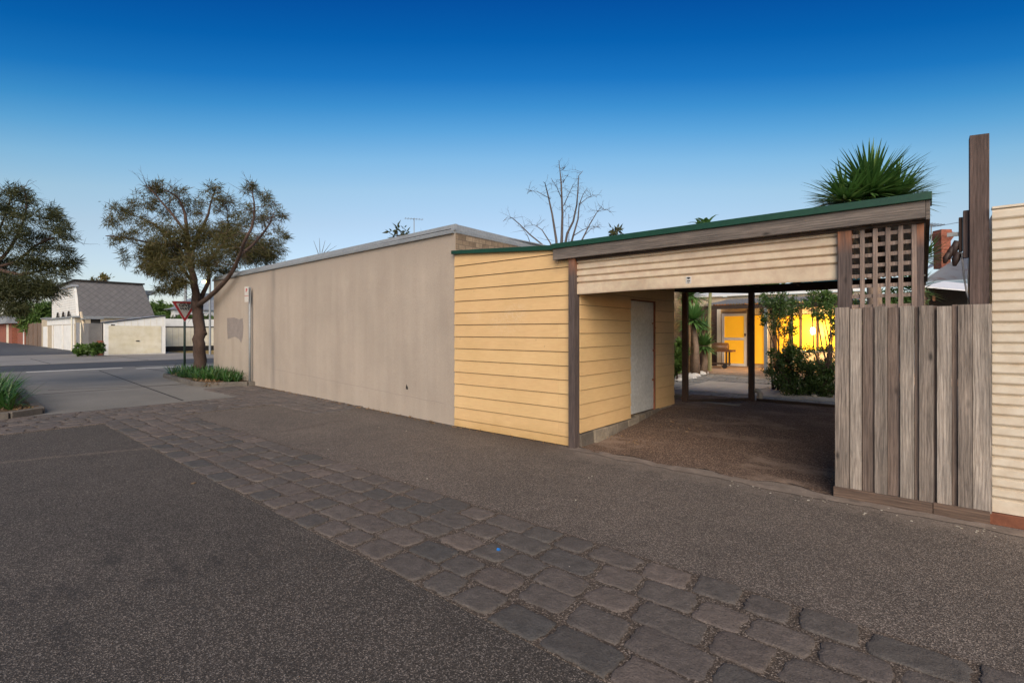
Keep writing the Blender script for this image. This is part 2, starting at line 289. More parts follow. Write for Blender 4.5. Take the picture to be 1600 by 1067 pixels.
M['black_metal'] = simple('dark green pole', (0.018, 0.04, 0.032), 0.45, 0.15)
M['rust'] = simple('rust brown steel', (0.20, 0.07, 0.035), 0.8, 0.3, 5, 30)
M['signred'] = simple('sign red', (0.42, 0.025, 0.03), 0.45, 0.05)
M['signwhite'] = simple('sign white', (0.52, 0.50, 0.46), 0.45, 0.05)
M['black'] = simple('black lettering', (0.02, 0.02, 0.022), 0.5, 0.05)
M['stone_white'] = simple('white garden rock', (0.72, 0.71, 0.68), 0.8, 0.08)
M['plinth'] = stonemat('bluestone plinth', [(0.22, 0.18, 0.13), (0.12, 0.10, 0.08), (0.32, 0.27, 0.20), (0.09, 0.08, 0.07)], 9)
M['patch'] = simple('grey render patch', (0.26, 0.225, 0.205), 0.9, 0.12, 4, 40)
M['glove'] = simple('worn brown leather', (0.04, 0.022, 0.018), 0.6, 0.3)
M['cable'] = simple('grey cable', (0.20, 0.20, 0.20), 0.6, 0.1)
M['pvc'] = simple('white pipe', (0.42, 0.38, 0.31), 0.5, 0.1)
M['sail'] = simple('white awning sheet', (0.72, 0.73, 0.75), 0.6, 0.05)
M['bark'] = simple('rough reddish bark', (0.075, 0.048, 0.037), 0.95, 0.35, 6, 40, bd=0.03, stretch=(1, 1, 0.25))
M['bark_grey'] = simple('grey bare bark', (0.10, 0.085, 0.08), 0.95, 0.3, 6, 40)
M['bark_pale'] = simple('pale yucca bark', (0.24, 0.17, 0.12), 0.95, 0.3, 6, 30, bd=0.02)
M['leaf_olive'] = leafmat('olive feathery leaf', [(0.075, 0.080, 0.022), (0.13, 0.115, 0.035), (0.095, 0.095, 0.026), (0.16, 0.115, 0.055)], 0.6, 0.4)
M['leaf_dark'] = leafmat('dark green leaf', [(0.032, 0.046, 0.015), (0.075, 0.080, 0.024), (0.05, 0.060, 0.02)], 0.6, 0.35)
M['leaf_mid'] = leafmat('mid green leaf', [(0.045, 0.10, 0.018), (0.12, 0.20, 0.04), (0.07, 0.14, 0.025)])
M['leaf_yellow'] = leafmat('yellowing leaf', [(0.16, 0.13, 0.03), (0.10, 0.11, 0.03), (0.22, 0.15, 0.05)])
M['leaf_shrub'] = leafmat('glossy shrub leaf', [(0.035, 0.075, 0.015), (0.09, 0.15, 0.035), (0.055, 0.105, 0.022)], 0.4)
M['yucca'] = leafmat('yucca blade', [(0.035, 0.10, 0.025), (0.09, 0.20, 0.045), (0.06, 0.15, 0.035), (0.17, 0.28, 0.075)], 0.4, 0.25)
M['yucca_lt'] = leafmat('light yucca blade', [(0.08, 0.19, 0.05), (0.18, 0.34, 0.10), (0.11, 0.25, 0.06)], 0.45, 0.2)
M['strap'] = leafmat('strappy leaf', [(0.022, 0.075, 0.015), (0.05, 0.14, 0.03), (0.035, 0.10, 0.02), (0.09, 0.15, 0.035)], 0.4, 0.15)
M['litter'] = leafmat('dead leaf litter', [(0.16, 0.09, 0.04), (0.30, 0.19, 0.09), (0.10, 0.055, 0.03)])
M['glow'] = emis('lit yellow blind', (1.0, 0.42, 0.008), 0.34, (0.8, 0.45, 0.05), 0.25)
M['glow_hot'] = emis('brightly lit yellow blind', (1.0, 0.55, 0.005), 0.62, (0.8, 0.5, 0.05), 0.2)
M['bulb'] = emis('hot lamp glass', (1.0, 0.85, 0.55), 14)
M['streetglow'] = emis('lit street lamp', (1.0, 0.86, 0.30), 9)
def slates():
    m, t, b, N, L = nt('diamond slate roof'); tc = N.new('ShaderNodeTexCoord'); sep = N.new('ShaderNodeSeparateXYZ'); L.new(tc.outputs['Object'], sep.inputs[0])
    u = math_(N, L, 'MULTIPLY', sep.outputs[1], 1.9); z = math_(N, L, 'MULTIPLY', sep.outputs[2], 2.1)
    def saw(a):
        return math_(N, L, 'ABSOLUTE', math_(N, L, 'SUBTRACT', math_(N, L, 'FRACT', a), 0.5))
    e1 = saw(math_(N, L, 'ADD', u, z)); e2 = saw(math_(N, L, 'SUBTRACT', u, z))
    mn = math_(N, L, 'MAXIMUM', e1, e2); ln = ramp(N, L, mn, [(0.43, 0.0), (0.49, 1.0)])
    f = noise(N, L, coords(N, L), 3, 4); c = ramp(N, L, f, [(0.3, (0.115, 0.112, 0.115)), (0.7, (0.155, 0.15, 0.15))])
    c = mix(N, L, math_(N, L, 'MULTIPLY', ln, 0.6), c, (0.045, 0.044, 0.046)); L.new(c, b.inputs['Base Color']); b.inputs['Roughness'].default_value = 0.7; return m
M['slate_roof'] = slates()
def glassmat():
    m, t, b, N, L = nt('window glass'); b.inputs['Base Color'].default_value = (0.05, 0.06, 0.07, 1); b.inputs['Roughness'].default_value = 0.08; return m
M['glass'] = glassmat()
# ------------------------------------------------------------------ mesh builder
def worigin(o):
    v = Vector((0, 0, 0))
    while o is not None: v = v+o.location; o = o.parent
    return v
def tag(o, label=None, cat=None, group=None, kind=None):
    if label: o['label'] = label
    if cat: o['category'] = cat
    if group: o['group'] = group
    if kind: o['kind'] = kind
    return o
def thing(name, loc, label, cat, group=None):
    o = bpy.data.objects.new(name, None); C.objects.link(o); o.location = loc; o.empty_display_size = 0.2
    return tag(o, label, cat, group)
class MB:
    def __init__(s): s.v = []; s.f = []
    def add(s, vs, fs):
        n = len(s.v); s.v += [tuple(a) for a in vs]; s.f += [tuple(i+n for i in f) for f in fs]; return s
    def box(s, x0, x1, y0, y1, z0, z1):
        return s.add([(x0,y0,z0),(x1,y0,z0),(x1,y1,z0),(x0,y1,z0),(x0,y0,z1),(x1,y0,z1),(x1,y1,z1),(x0,y1,z1)],
                     [(0,3,2,1),(4,5,6,7),(0,1,5,4),(1,2,6,5),(2,3,7,6),(3,0,4,7)])
    def beam(s, a, b, w_, h_, up=(0,0,1)):
        a = Vector(a); b = Vector(b); d = (b-a).normalized(); u = Vector(up)
        sd_ = d.cross(u); sd_ = sd_.normalized() if sd_.length > 1e-4 else Vector((1,0,0)); u2 = sd_.cross(d).normalized()
        vs = []
        for p in (a, b):
            for i, j in ((-1,-1),(1,-1),(1,1),(-1,1)): vs.append(p+sd_*(i*w_/2)+u2*(j*h_/2))
        return s.add(vs, [(0,3,2,1),(4,5,6,7),(0,1,5,4),(1,2,6,5),(2,3,7,6),(3,0,4,7)])
    def tube(s, pts, rads, n=8):
        pts = [Vector(p) for p in pts]
        if not hasattr(rads, '__len__'): rads = [rads]*len(pts)
        rings = []; ref = Vector((0.31, 0.95, 0.05))
        for i, p in enumerate(pts):
            d = (pts[min(i+1, len(pts)-1)]-pts[max(i-1, 0)]).normalized()
            a = d.cross(ref)
            if a.length < 0.05: a = d.cross(Vector((1, 0, 0)))
            a.normalize(); b_ = d.cross(a)
            rings.append([p+(a*math.cos(2*math.pi*k/n)+b_*math.sin(2*math.pi*k/n))*rads[i] for k in range(n)])
        vs = [v for r in rings for v in r]; fs = []
        for i in range(len(rings)-1):
            for k in range(n): fs.append((i*n+k, i*n+(k+1)%n, (i+1)*n+(k+1)%n, (i+1)*n+k))
        fs.append(tuple(range(n))[::-1]); fs.append(tuple((len(rings)-1)*n+k for k in range(n)))
        return s.add(vs, fs)
    def prism(s, poly, z0, z1):                    # poly in XY
        n = len(poly); vs = [(p[0], p[1], z0) for p in poly]+[(p[0], p[1], z1) for p in poly]
        return s.add(vs, [tuple(range(n))[::-1], tuple(range(n, 2*n))]+[(i, (i+1)%n, n+(i+1)%n, n+i) for i in range(n)])
    def slab(s, pts, off):                         # any planar loop, extruded by a vector
        n = len(pts); o = Vector(off); vs = [Vector(p) for p in pts]+[Vector(p)+o for p in pts]
        return s.add(vs, [tuple(range(n))[::-1], tuple(range(n, 2*n))]+[(i, (i+1)%n, n+(i+1)%n, n+i) for i in range(n)])
    def build(s, name, mt, parent=None, smooth=False, bevel=0.0, loc=None):
        me = bpy.data.meshes.new(name); o = bpy.data.objects.new(name, me); C.objects.link(o)
        if parent is not None: o.parent = parent; off = worigin(parent)
        elif loc is not None: o.location = loc; off = Vector(loc)
        else: off = Vector((0, 0, 0))
        me.from_pydata([(a[0]-off.x, a[1]-off.y, a[2]-off.z) for a in s.v], [], s.f); me.update()
        me.materials.append(mt)
        if smooth: me.polygons.foreach_set('use_smooth', [True]*len(me.polygons))
        if bevel: b = o.modifiers.new('bevel', 'BEVEL'); b.width = bevel; b.segments = 2; b.limit_method = 'ANGLE'
        return o
def npmesh(name, V, quads, mt, parent=None, loc=None, n=4):
    me = bpy.data.meshes.new(name); o = bpy.data.objects.new(name, me); C.objects.link(o)
    off = np.array([0, 0, 0.0])
    if parent is not None: o.parent = parent; off = np.array(worigin(parent))
    elif loc is not None: o.location = loc; off = np.array(loc)
    V = np.asarray(V, dtype=np.float64)-off; Q = np.asarray(quads, dtype=np.int32)
    me.vertices.add(len(V)); me.vertices.foreach_set('co', V.astype(np.float32).ravel())
    me.loops.add(Q.size); me.loops.foreach_set('vertex_index', Q.ravel())
    me.polygons.add(len(Q)); me.polygons.foreach_set('loop_start', np.arange(len(Q), dtype=np.int32)*n); me.polygons.foreach_set('loop_total', np.full(len(Q), n, dtype=np.int32))
    me.update(calc_edges=True); me.materials.append(mt); return o
def struct(mb, name, mt, **k): o = mb.build(name, mt, **k); o['kind'] = 'structure'; return o
def leaves(clumps, length, width, bias=None, droop=0.0):
    """clumps: (centre, (rx,ry,rz), n). returns vertices, quads of diamond leaves filling uneven clumps"""
    VV = []
    for c, r, n in clumps:
        n = int(n); k = max(3, int(n/45))
        sub = rng.normal(size=(k, 3)); sub /= np.linalg.norm(sub, axis=1)[:, None]; sub *= (rng.random((k, 1))**0.5)
        idx = rng.integers(0, k, n)
        p = sub[idx]*0.95+rng.normal(size=(n, 3))*0.17
        p = p*np.array(r)+np.array(c)
        d = rng.normal(size=(n, 3)); d += (sub[idx]*np.array([1, 1, 0.6]))*0.9
        if bias is not None: d += np.array(bias)
        d[:, 2] -= droop
        d /= np.linalg.norm(d, axis=1)[:, None]
        s = np.cross(d, rng.normal(size=(n, 3))); s /= np.linalg.norm(s, axis=1)[:, None]
        L_ = length*(0.6+0.8*rng.random((n, 1))); W_ = width*(0.7+0.6*rng.random((n, 1)))
        VV.append(np.stack([p, p+d*L_*0.45+s*W_/2, p+d*L_, p+d*L_*0.45-s*W_/2], axis=1).reshape(-1, 3))
    V = np.concatenate(VV); return V, np.arange(len(V)).reshape(-1, 4)
def blades(specs):
    """specs: (base, dir(unit), length, width, bend). tapered strips of 5 segments"""
    V = []; Q = []
    for b, d, L_, W_, bend in specs:
        d = Vector(d).normalized(); sd_ = d.cross(Vector((0, 0, 1)))
        if sd_.length < 0.05: sd_ = Vector((1, 0, 0))
        sd_.normalize(); p = Vector(b); n0 = len(V); seg = 5
        for i in range(seg+1):
            t = i/seg; wd = W_*(0.55+1.2*t if t < 0.35 else (1-t)/0.65+0.02)*0.5
            V.append(tuple(p-sd_*wd)); V.append(tuple(p+sd_*wd))
            dd = (d+Vector((0, 0, -bend*t*t))).normalized(); p = p+dd*(L_/seg)
        for i in range(seg): Q.append((n0+2*i, n0+2*i+1, n0+2*i+3, n0+2*i+2))
    return np.array(V), np.array(Q)
def text(s, size, mat3, mt, parent, name='lettering', ext=0.002):
    cu = bpy.data.curves.new(name, 'FONT'); cu.body = s; cu.size = size; cu.extrude = ext; cu.align_x = 'CENTER'; cu.align_y = 'CENTER'; cu.offset = size*0.035
    tmp = bpy.data.objects.new('tmp', cu); C.objects.link(tmp); bpy.context.view_layer.update()
    me = bpy.data.meshes.new_from_object(tmp.evaluated_get(bpy.context.evaluated_depsgraph_get())); bpy.data.objects.remove(tmp)
    me.transform(mat3); me.transform(Matrix.Translation(-worigin(parent))); me.materials.clear(); me.materials.append(mt)
    o = bpy.data.objects.new(name, me); C.objects.link(o); o.parent = parent; return o
# ================================================================== GROUND
g = MB(); g.box(-400, 400, -400, 600, -0.4, -0.03); struct(g, 'ground', M['ground'])
g = MB(); g.box(-13.2, 30, -6, 5.95, -0.02, 0.0)
struct(MB().box(-13.2, 30, -6, 2.6, -0.025, 0.0), 'alley_asphalt', M['asphalt'])
struct(MB().box(-13.2, 30, 2.6, 7.4, -0.025, 0.0), 'alley_verge_asphalt', M['asphalt2'])
struct(MB().box(-27.7, -12.9, -40, 60, -0.025, 0.004), 'concrete_crossover', M['concrete'])
struct(MB().box(-33.0, -27.7, -60, 120, -0.03, -0.004), 'road', M['road'])
struct(MB().box(-52, -33.0, -60, 120, -0.02, 0.012), 'footpath', M['concrete_light'])
struct(MB().box(-300, -46, -1.5, 7.9, -0.01, 0.03), 'laneway', M['laneway'])
mb = MB(); mb.box(-27.2, -26.9, 2.6, 5.6, 0.004, 0.009); mb.box(-26.2, -25.9, 5.9, 9.5, 0.004, 0.009); struct(mb, 'give_way_line', M['paint'])
mb = MB()                                           # joints of the concrete crossover
mb.beam(gp(155, 579)+(0.005,), gp(286, 626)+(0.005,), 0.04, 0.006); mb.beam(gp(75, 610)+(0.005,), gp(300, 600)+(0.005,), 0.03, 0.006)
mb.beam((-27.6, 6.2, 0.005), (-20.5, 6.2, 0.005), 0.03, 0.006); mb.beam((-17.2, 1.4, 0.005), (-17.2, 5.1, 0.005), 0.03, 0.006)
mb.box(-37.2, -37.17, -20, 40, 0.012, 0.016); mb.box(-40, -33.1, 4.0, 4.04, 0.012, 0.016); mb.box(-40, -33.1, 8.0, 8.04, 0.012, 0.016)
struct(mb, 'concrete_joint', M['dark'])
mb = MB(); mb.box(-41.6, -37.2, 13.0, 40, 0.012, 0.03); mb.box(-45.8, -41.9, 12.4, 40, 0.012, 0.03); struct(mb, 'nature_strip', M['grass_dry'])
# stone paving made stone by stone
def stones(mb, x0, x1, y0, y1, rows, lmin, lmax, zb=0.0, hgt=0.016, along='X', gap=0.022, skip=0.0):
    span = (y1-y0)/rows if along == 'X' else (x1-x0)/rows
    for r in range(rows):
        a0 = (x0 if along == 'X' else y0)+random.uniform(-0.2, 0.1); end = x1 if along == 'X' else y1
        while a0 < end:
            ln = random.uniform(lmin, lmax); jit = random.uniform(-0.02, 0.02)
            c0 = (y0 if along == 'X' else x0)+r*span+jit; hw = span/2-gap/2-random.uniform(0, 0.012); hl = ln/2-gap/2-random.uniform(0, 0.02)
            ca, cb = a0+ln/2, c0+span/2; a0 += ln
            if random.random() < skip: continue
            tilt = (random.uniform(-0.03, 0.03), random.uniform(-0.03, 0.03)); z0 = zb+hgt*random.uniform(0.6, 1.1); rot = random.uniform(-0.05, 0.05)
            n = 28; rings = []
            pw = random.uniform(5, 16); js = [random.uniform(-0.011, 0.011) for _ in range(n)]
            sk_ = random.uniform(-0.12, 0.12)
            for (sc_, dz) in ((1.0, -z0+zb-0.01), (0.99, -0.004), (0.95, -0.0005), (0.8, 0.0008), (0.4, 0.0012)):
                ring = []
                for k in range(n):
                    th = 2*math.pi*(k+0.5)/n; cx_, sx_ = math.cos(th), math.sin(th)
                    q = (abs(cx_)**pw+abs(sx_)**pw)**(-1/pw)
                    u = (hl+js[k])*q*cx_*sc_; v_ = (hw+js[(k*7) % n]*0.7)*q*sx_*sc_; u += sk_*v_
                    u, v_ = u*math.cos(rot)-v_*math.sin(rot), u*math.sin(rot)+v_*math.cos(rot)
                    z = z0+dz+(tilt[0]*u+tilt[1]*v_ if dz > -0.009 else 0)
                    ring.append((ca+u, cb+v_, z) if along == 'X' else (cb+v_, ca+u, z))
                rings.append(ring)
            vs = [p for rg in rings for p in rg]; fs = []
            for i in range(len(rings)-1):
                for k in range(n): fs.append((i*n+k, i*n+(k+1) % n, (i+1)*n+(k+1) % n, (i+1)*n+k))
            fs.append(tuple((len(rings)-1)*n+k for k in range(n))); mb.add(vs, fs)
struct(MB().box(-11.0, 20, 2.0, 3.27, -0.01, 0.004), 'stone_joint_bed', M['grout'])
mb = MB(); stones(mb, -11.0, 8, 2.0, 3.26, 5, 0.27, 0.44, 0.003, 0.012, gap=0.016); struct(mb, 'bluestone_strip', M['bluestone'], smooth=True)
struct(MB().box(-12.9, -10.9, 0.4, 6.6, -0.01, 0.005), 'paver_joint_bed', M['grout'])
mb = MB(); stones(mb, -12.9, -10.95, 0.5, 6.3, 7, 0.3, 0.42, 0.004, 0.010, 'Y'); struct(mb, 'stone_crossing', M['cobble'], smooth=True)
struct(MB().box(-15.4, -12.9, 5.0, 6.6, -0.01, 0.007), 'paver_joint_edge', M['grout'])
mb = MB(); stones(mb, -15.2, -9.2, 4.9, 6.15, 5, 0.3, 0.42, 0.006, 0.010, 'X'); struct(mb, 'stone_footway', M['cobble'], smooth=True)
# trench repairs and edges in the asphalt
mb = MB()
def strip(mb, a, b, w_, z=0.003):
    a = Vector(a+(0,)); b = Vector(b+(0,)); d = (b-a).normalized(); s_ = Vector((-d.y, d.x, 0)); L_ = (b-a).length; n = max(4, int(L_/0.12)); vs = []; fs = []
    for i in range(n+1):
        p = a+d*(L_*i/n); wl = w_/2*random.uniform(0.55, 1.3); wr = w_/2*random.uniform(0.55, 1.3)
        vs += [p-s_*wl+Vector((0, 0, z)), p+s_*wr+Vector((0, 0, z))]
    for i in range(n): fs.append((2*i, 2*i+2, 2*i+3, 2*i+1))
    mb.add(vs, fs)
strip(mb, gp(-60, 728), gp(270, 697), 0.13); strip(mb, gp(440, 674), gp(545, 655), 0.12)
struct(mb, 'trench_patch', M['asphalt3'])
mb = MB(); strip(mb, (-3.7, 5.70), (-0.75, 5.60), 0.20, 0.006); strip(mb, (-0.75, 5.60), (1.5, 5.58), 0.16, 0.005); struct(mb, 'threshold_edge', M['dust'])
mb = MB()
for i in range(90):                                # loose chips along the fence foot
    x = random.uniform(-1.6, 0.9); y = 5.62-abs(random.gauss(0, 0.16)); s_ = random.uniform(0.003, 0.010)
    mb.add([(x+s_*a*random.uniform(.6, 1.2), y+s_*b*random.uniform(.6, 1.2), z) for z in (0.001, s_*0.6) for a, b in ((-1, -1), (1, -1), (1, 1), (-1, 1))], [(0,1,5,4),(1,2,6,5),(2,3,7,6),(3,0,4,7),(4,5,6,7)])
for i in range(24):
    x, y = random.uniform(-7, 3), random.uniform(2.0, 5.0); s_ = random.uniform(0.003, 0.006)
    mb.add([(x+s_*a*random.uniform(.6, 1.2), y+s_*b*random.uniform(.6, 1.2), z) for z in (0.001, 0.008+s_*0.6) for a, b in ((-1, -1), (1, -1), (1, 1), (-1, 1))], [(0,1,5,4),(1,2,6,5),(2,3,7,6),(3,0,4,7),(4,5,6,7)])
tag(mb.build('gravel_chip', M['pvc']), kind='stuff')
# dirt floor of the carport and courtyard
def floorgrid():
    nx, ny = 60, 70; vs = []; fs = []
    for j in range(ny+1):
        for i in range(nx+1):
            x = -3.9+4.1*i/nx; y = 5.74+(5.1)*j/ny
            t = min(1, max(0, (y-5.8)/3.6)); z = 0.006+0.215*t*t*(3-2*t)+0.012*math.sin(x*3.1+y*2)*math.sin(y*2.7)*min(1, (y-5.74)*2)+random.uniform(-0.004, 0.004)
            if j == 0: y += 0.07*math.sin(i*0.5)+0.04*random.random()
            vs.append((x, y, z))
    for j in range(ny):
        for i in range(nx): a = j*(nx+1)+i; fs.append((a, a+1, a+nx+2, a+nx+1))
    return MB().add(vs, fs)
struct(floorgrid(), 'carport_dirt_floor', M['dirt'], smooth=True)
struct(MB().box(-14, 8, 10.72, 40, 0.0, 0.20), 'courtyard_ground', M['concrete'])
mb = MB()
stones(mb, -9, -1.5, 10.9, 16.4, 17, 0.25, 0.5, 0.20, 0.014, 'X', 0.015); struct(mb, 'courtyard_slate', M['slate'])
mb = MB()
for i in range(5):
    for j in range(3): mb.box(-4.6+i*0.82, -4.6+i*0.82+0.8, 11.6+j*0.82, 11.6+j*0.82+0.8, 0.20, 0.228)
struct(mb, 'courtyard_paver', M['pale_paver'])
struct(MB().box(-14, 6, 16.9, 20.3, 0.05, 0.26), 'verandah_slab', simple('terracotta slab', (0.42, 0.30, 0.22), 0.8, 0.15))
# ================================================================== CARPORT WITH STORE
FYL = 5.78
jx = atY(710, FYL)[0]
carport = thing('carport', (-3.8, 5.8, 0), 'yellow weatherboard carport with green roof edge and half raised cream roller door', 'carport')
def wboards(mb, o, u, nrm, L0, L1, z0, z1, top=None, pitch=0.1975, base=0.135, th=0.018, gap=0.009):
    """lapped boards along u from L0 to L1, outward normal nrm; top(s) may fall in a straight line"""
    o = Vector(o); u = Vector(u); nrm = Vector(nrm); k = -1
    tp = top or (lambda s: z1)
    while True:
        za = base+k*pitch; zb = za+pitch; k += 1
        if za > max(tp(L0), tp(L1)): break
        if zb <= z0: continue
        za2 = max(za, z0); ta, tb_ = tp(L0), tp(L1)
        cut = lambda z: min(L1, max(L0, L0+(L1-L0)*(ta-z)/(ta-tb_))) if ta > tb_+1e-6 else L1
        ends = sorted({L0, cut(zb-gap), cut(za2+0.004)})
        for sa, sb in zip(ends[:-1], ends[1:]):
            if sb-sa < 0.004: continue
            vs = []
            for s_ in (sa, sb):
                zt = max(min(zb-gap, tp(s_)), za2+0.003)
                for zc, off in ((za2, -0.018), (za2, th), (zt, 0.003), (zt, -0.018)):
                    vs.append(o+u*s_+nrm*off+Vector((0, 0, zc)))
            mb.add(vs, [(0,1,2,3),(7,6,5,4),(1,5,6,2),(2,6,7,3),(0,4,5,1),(3,7,4,0)])
xk = atY(868, 5.72)[0]; postL = atY(888, 5.70)[0]
mb = MB()
Lw = postL-jx
ztop = lambda s_: 2.92+(2.757-2.92)*s_/(xk-jx)
wboards(mb, (jx+0.012, FYL, 0), (1, 0, 0), (0, -1, 0), 0, xk-jx, 0.012, 3, ztop)
wboards(mb, (jx+0.012, FYL, 0), (1, 0, 0), (0, -1, 0), xk-jx+0.001, Lw+0.02, 0.012, 3, lambda s_: 2.60)
o = mb.build('weatherboard_wall', M['yellow'], carport)
mb = MB(); mb.slab([(jx+0.03, FYL+0.008, 0.02), (postL, FYL+0.008, 0.02), (postL, FYL+0.008, 2.59), (xk+0.05, FYL+0.008, 2.745), (jx+0.03, FYL+0.008, 2.90)], (0, 0.012, 0)); mb.box(XI-0.03, XI-0.008, 5.86, y985, 0.2, 2.6) if False else None; mb.build('lap_shadow_backing', M['darkpost'], carport)  # dark sheet behind the slits, colour stands in for shadow under the laps
# inner wall of the store beside the parking bay, with its door
XI = atY(907, 5.86)[0]
def bY(px): return atX(px, XI)[1]
y985, y1021, y1053 = bY(985), bY(1022), bY(1053)
mb = MB()
wboards(mb, (XI, 0, 0), (0, 1, 0), (1, 0, 0), 5.84, y985, 0.195, 3, lambda s: 2.66, base=0.195, th=0.014, gap=0.006)
wboards(mb, (XI, 0, 0), (0, 1, 0), (1, 0, 0), y985+0.001, y1021, 2.12, 3, lambda s: 2.6, base=0.195, th=0.014, gap=0.006)
wboards(mb, (XI, 0, 0), (0, 1, 0), (1, 0, 0), y1021+0.001, y1053, 0.225, 3, lambda s: 2.5, base=0.195, th=0.014, gap=0.006)
mb.build('store_wall', M['yellow'], carport)
mb = MB(); mb.box(XI-0.022, XI-0.010, 5.86, y985-0.005, 0.21, 2.55); mb.box(XI-0.022, XI-0.010, y985, y1021, 2.14, 2.55); mb.box(XI-0.022, XI-0.010, y1021+0.005, y1053-0.01, 0.23, 2.45); mb.build('lap_shadow_backing', M['darkpost'], carport)  # same dark sheets here, painting the lap shadow lines of the inner wall
mb = MB(); mb.box(jx+0.02, XI-0.03, y1053-0.05, y1053, 0.2, 2.5); mb.build('rear_wall', M['yellow'], carport)
mb = MB(); mb.box(XI-0.03, XI+0.004, y985+0.01, y1021-0.035, 0.25, 2.105); dso = mb.build('store_door', M['white_door'], carport, bevel=0.003); dso['label'] = 'scuffed white flush door set in the yellow wall'
MB().tube([(XI+0.012, y1021-0.10, 1.74), (XI+0.03, y1021-0.02, 1.76), (XI+0.04, y1021-0.07, 1.71), (XI+0.05, y1021-0.07, 1.66), (XI+0.03, y1021-0.07, 1.60)], 0.013, 6).build('latch', M['rust'], dso)
MB().box(XI+0.004, XI+0.03, y1021-0.09, y1021-0.03, 0.74, 0.775).build('bolt', M['rust'], dso)
MB().box(XI+0.004, XI+0.022, y1021-0.07, y1021-0.035, 1.25, 1.29).build('lock', M['rust'], dso)
mb = MB(); mb.box(XI-0.02, XI+0.026, y1021-0.03, y1021+0.002, 0.2, 2.13); mb.box(XI-0.02, XI+0.015, y985+0.01, y1021-0.032, 2.108, 2.128); mb.build('door_frame', M['rust'], carport)
mb = MB(); y = 5.83
while y < y1053-0.05:                                # rough stone footing
    ln = random.uniform(0.22, 0.42); y2 = min(y+ln, y1053); d_ = random.uniform(0.0, 0.03)
    t = min(1, max(0, ((y+y2)/2-5.8)/3.6)); zt = 0.19 if y < 7.4 else 0.235
    mb.add([(XI-0.1, y+.006, -0.02), (XI+0.03+d_, y+.006, -0.02), (XI+0.028+d_, y2-.006, -0.02), (XI-0.1, y2-.006, -0.02), (XI-0.1, y+.006, zt), (XI+0.012+d_, y+.012, zt-random.uniform(0, .03)), (XI+0.014+d_, y2-.012, zt-random.uniform(0, .03)), (XI-0.1, y2-.006, zt)],
           [(0,3,2,1),(4,5,6,7),(0,1,5,4),(1,2,6,5),(2,3,7,6),(3,0,4,7)]); y = y2
mb.build('stone_footing', M['plinth'], carport, bevel=0.008)
# posts
pxr = atY(897.5, 5.70)[0]
MB().box(postL, pxr, 5.70, 5.83, -0.01, 2.60).build('post', M['post'], carport, bevel=0.004)
bl, br = atY(1308, 5.70)[0], atY(1330, 5.70)[0]
MB().box(bl, br, 5.722, 5.84, -0.01, 2.60).build('post', M['post'], carport, bevel=0.005)
rl, rr = atY(1432, 5.72)[0], atY(1437, 5.72)[0]
MB().box(rl, rr+0.03, 5.75, 5.84, -0.01, 2.60).build('post', M['post'], carport, bevel=0.003)
P1 = Vector((-3.6, 9.6)); P2 = Vector((-2.66, 10.66))
for (p, h_) in ((P1, 2.36), (P2, 2.38), (Vector((-0.05, 10.66)), 2.38)):
    MB().box(p.x-0.05, p.x+0.05, p.y-0.05, p.y+0.05, 0.12, h_).build('rear_post', M['darkpost'], carport, bevel=0.004)
mb = MB(); mb.beam((XI-0.05, y1053-0.06, 2.44), (P1.x, P1.y, 2.44), 0.06, 0.15); mb.beam((P1.x, P1.y, 2.441), (P2.x, P2.y, 2.441), 0.055, 0.15); mb.beam((P2.x-0.05, P2.y, 2.445), (0.02, P2.y, 2.445), 0.06, 0.15)
mb.build('rear_beam', M['darkbeam'], carport)
# front beam, roof, trim
xe = atY(1446, 5.70)[0]
MB().box(xk, xe, 5.655, 5.70, 2.60, 2.752).build('front_beam', M['weather'], carport, bevel=0.004)
mb = MB(); mb.box(xe-0.002, xe+0.03, 5.66, 10.6, 2.50, 2.70)
mb = MB(); mb.slab([(xe+0.002, 5.655, 2.585), (xe+0.002, 5.655, 2.755), (xe+0.002, 10.7, 2.58), (xe+0.002, 10.7, 2.42)], (0.03, 0, 0)); mb.build('side_beam', M['weather'], carport, bevel=0.003)
mb = MB()
# green edge: level over the bay, falling gently over the store
mb.box(xk-0.01, xe+0.045, 5.63, 5.70, 2.7525, 2.822)
mb.slab([(jx-0.02, 5.72, 2.905), (jx-0.02, 5.72, 2.965), (xk-0.012, 5.72, 2.822), (xk-0.012, 5.72, 2.752)], (0, 0.05, 0))
mb.box(xe+0.034, xe+0.045, 5.70, 5.9, 2.74, 2.80)
mb.build('roof_edge', M['green'], carport, bevel=0.004)
def corr(mb, x0, x1, pts, pitch=0.076, amp=0.009, axis='X', sub=6):
    """corrugated sheet: ribs repeat along axis, pts = [(other,z)...]"""
    n = int((x1-x0)/pitch*sub); vs = []; fs = []
    for (q, z) in pts:
        for i in range(n+1):
            a = x0+(x1-x0)*i/n; zz_ = z+amp*math.sin(2*math.pi*a/pitch)
            vs.append((a, q, zz_) if axis == 'X' else (q, a, zz_))
    for j in range(len(pts)-1):
        for i in range(n): a = j*(n+1)+i; fs.append((a, a+1, a+n+2, a+n+1))
    mb.add(vs, fs)
mb = MB(); corr(mb, xk+0.01, xe+0.03, [(5.72, 2.775), (10.75, 2.545)]); mb.add([(jx+0.03, 5.775, 2.925), (xk, 5.775, 2.785), (xk, 10.7, 2.56), (jx+0.03, 10.7, 2.68)], [(0, 1, 2, 3)]); mb.build('roof_sheet', M['metal_roof'], carport, smooth=True)
mb = MB()
for x in (-3.2, -2.5, -1.8, -1.1, -0.45): mb.beam((x, 5.84, 2.69), (x, 10.6, 2.50), 0.045, 0.09)
mb.build('rafter', M['darkbeam'], carport)
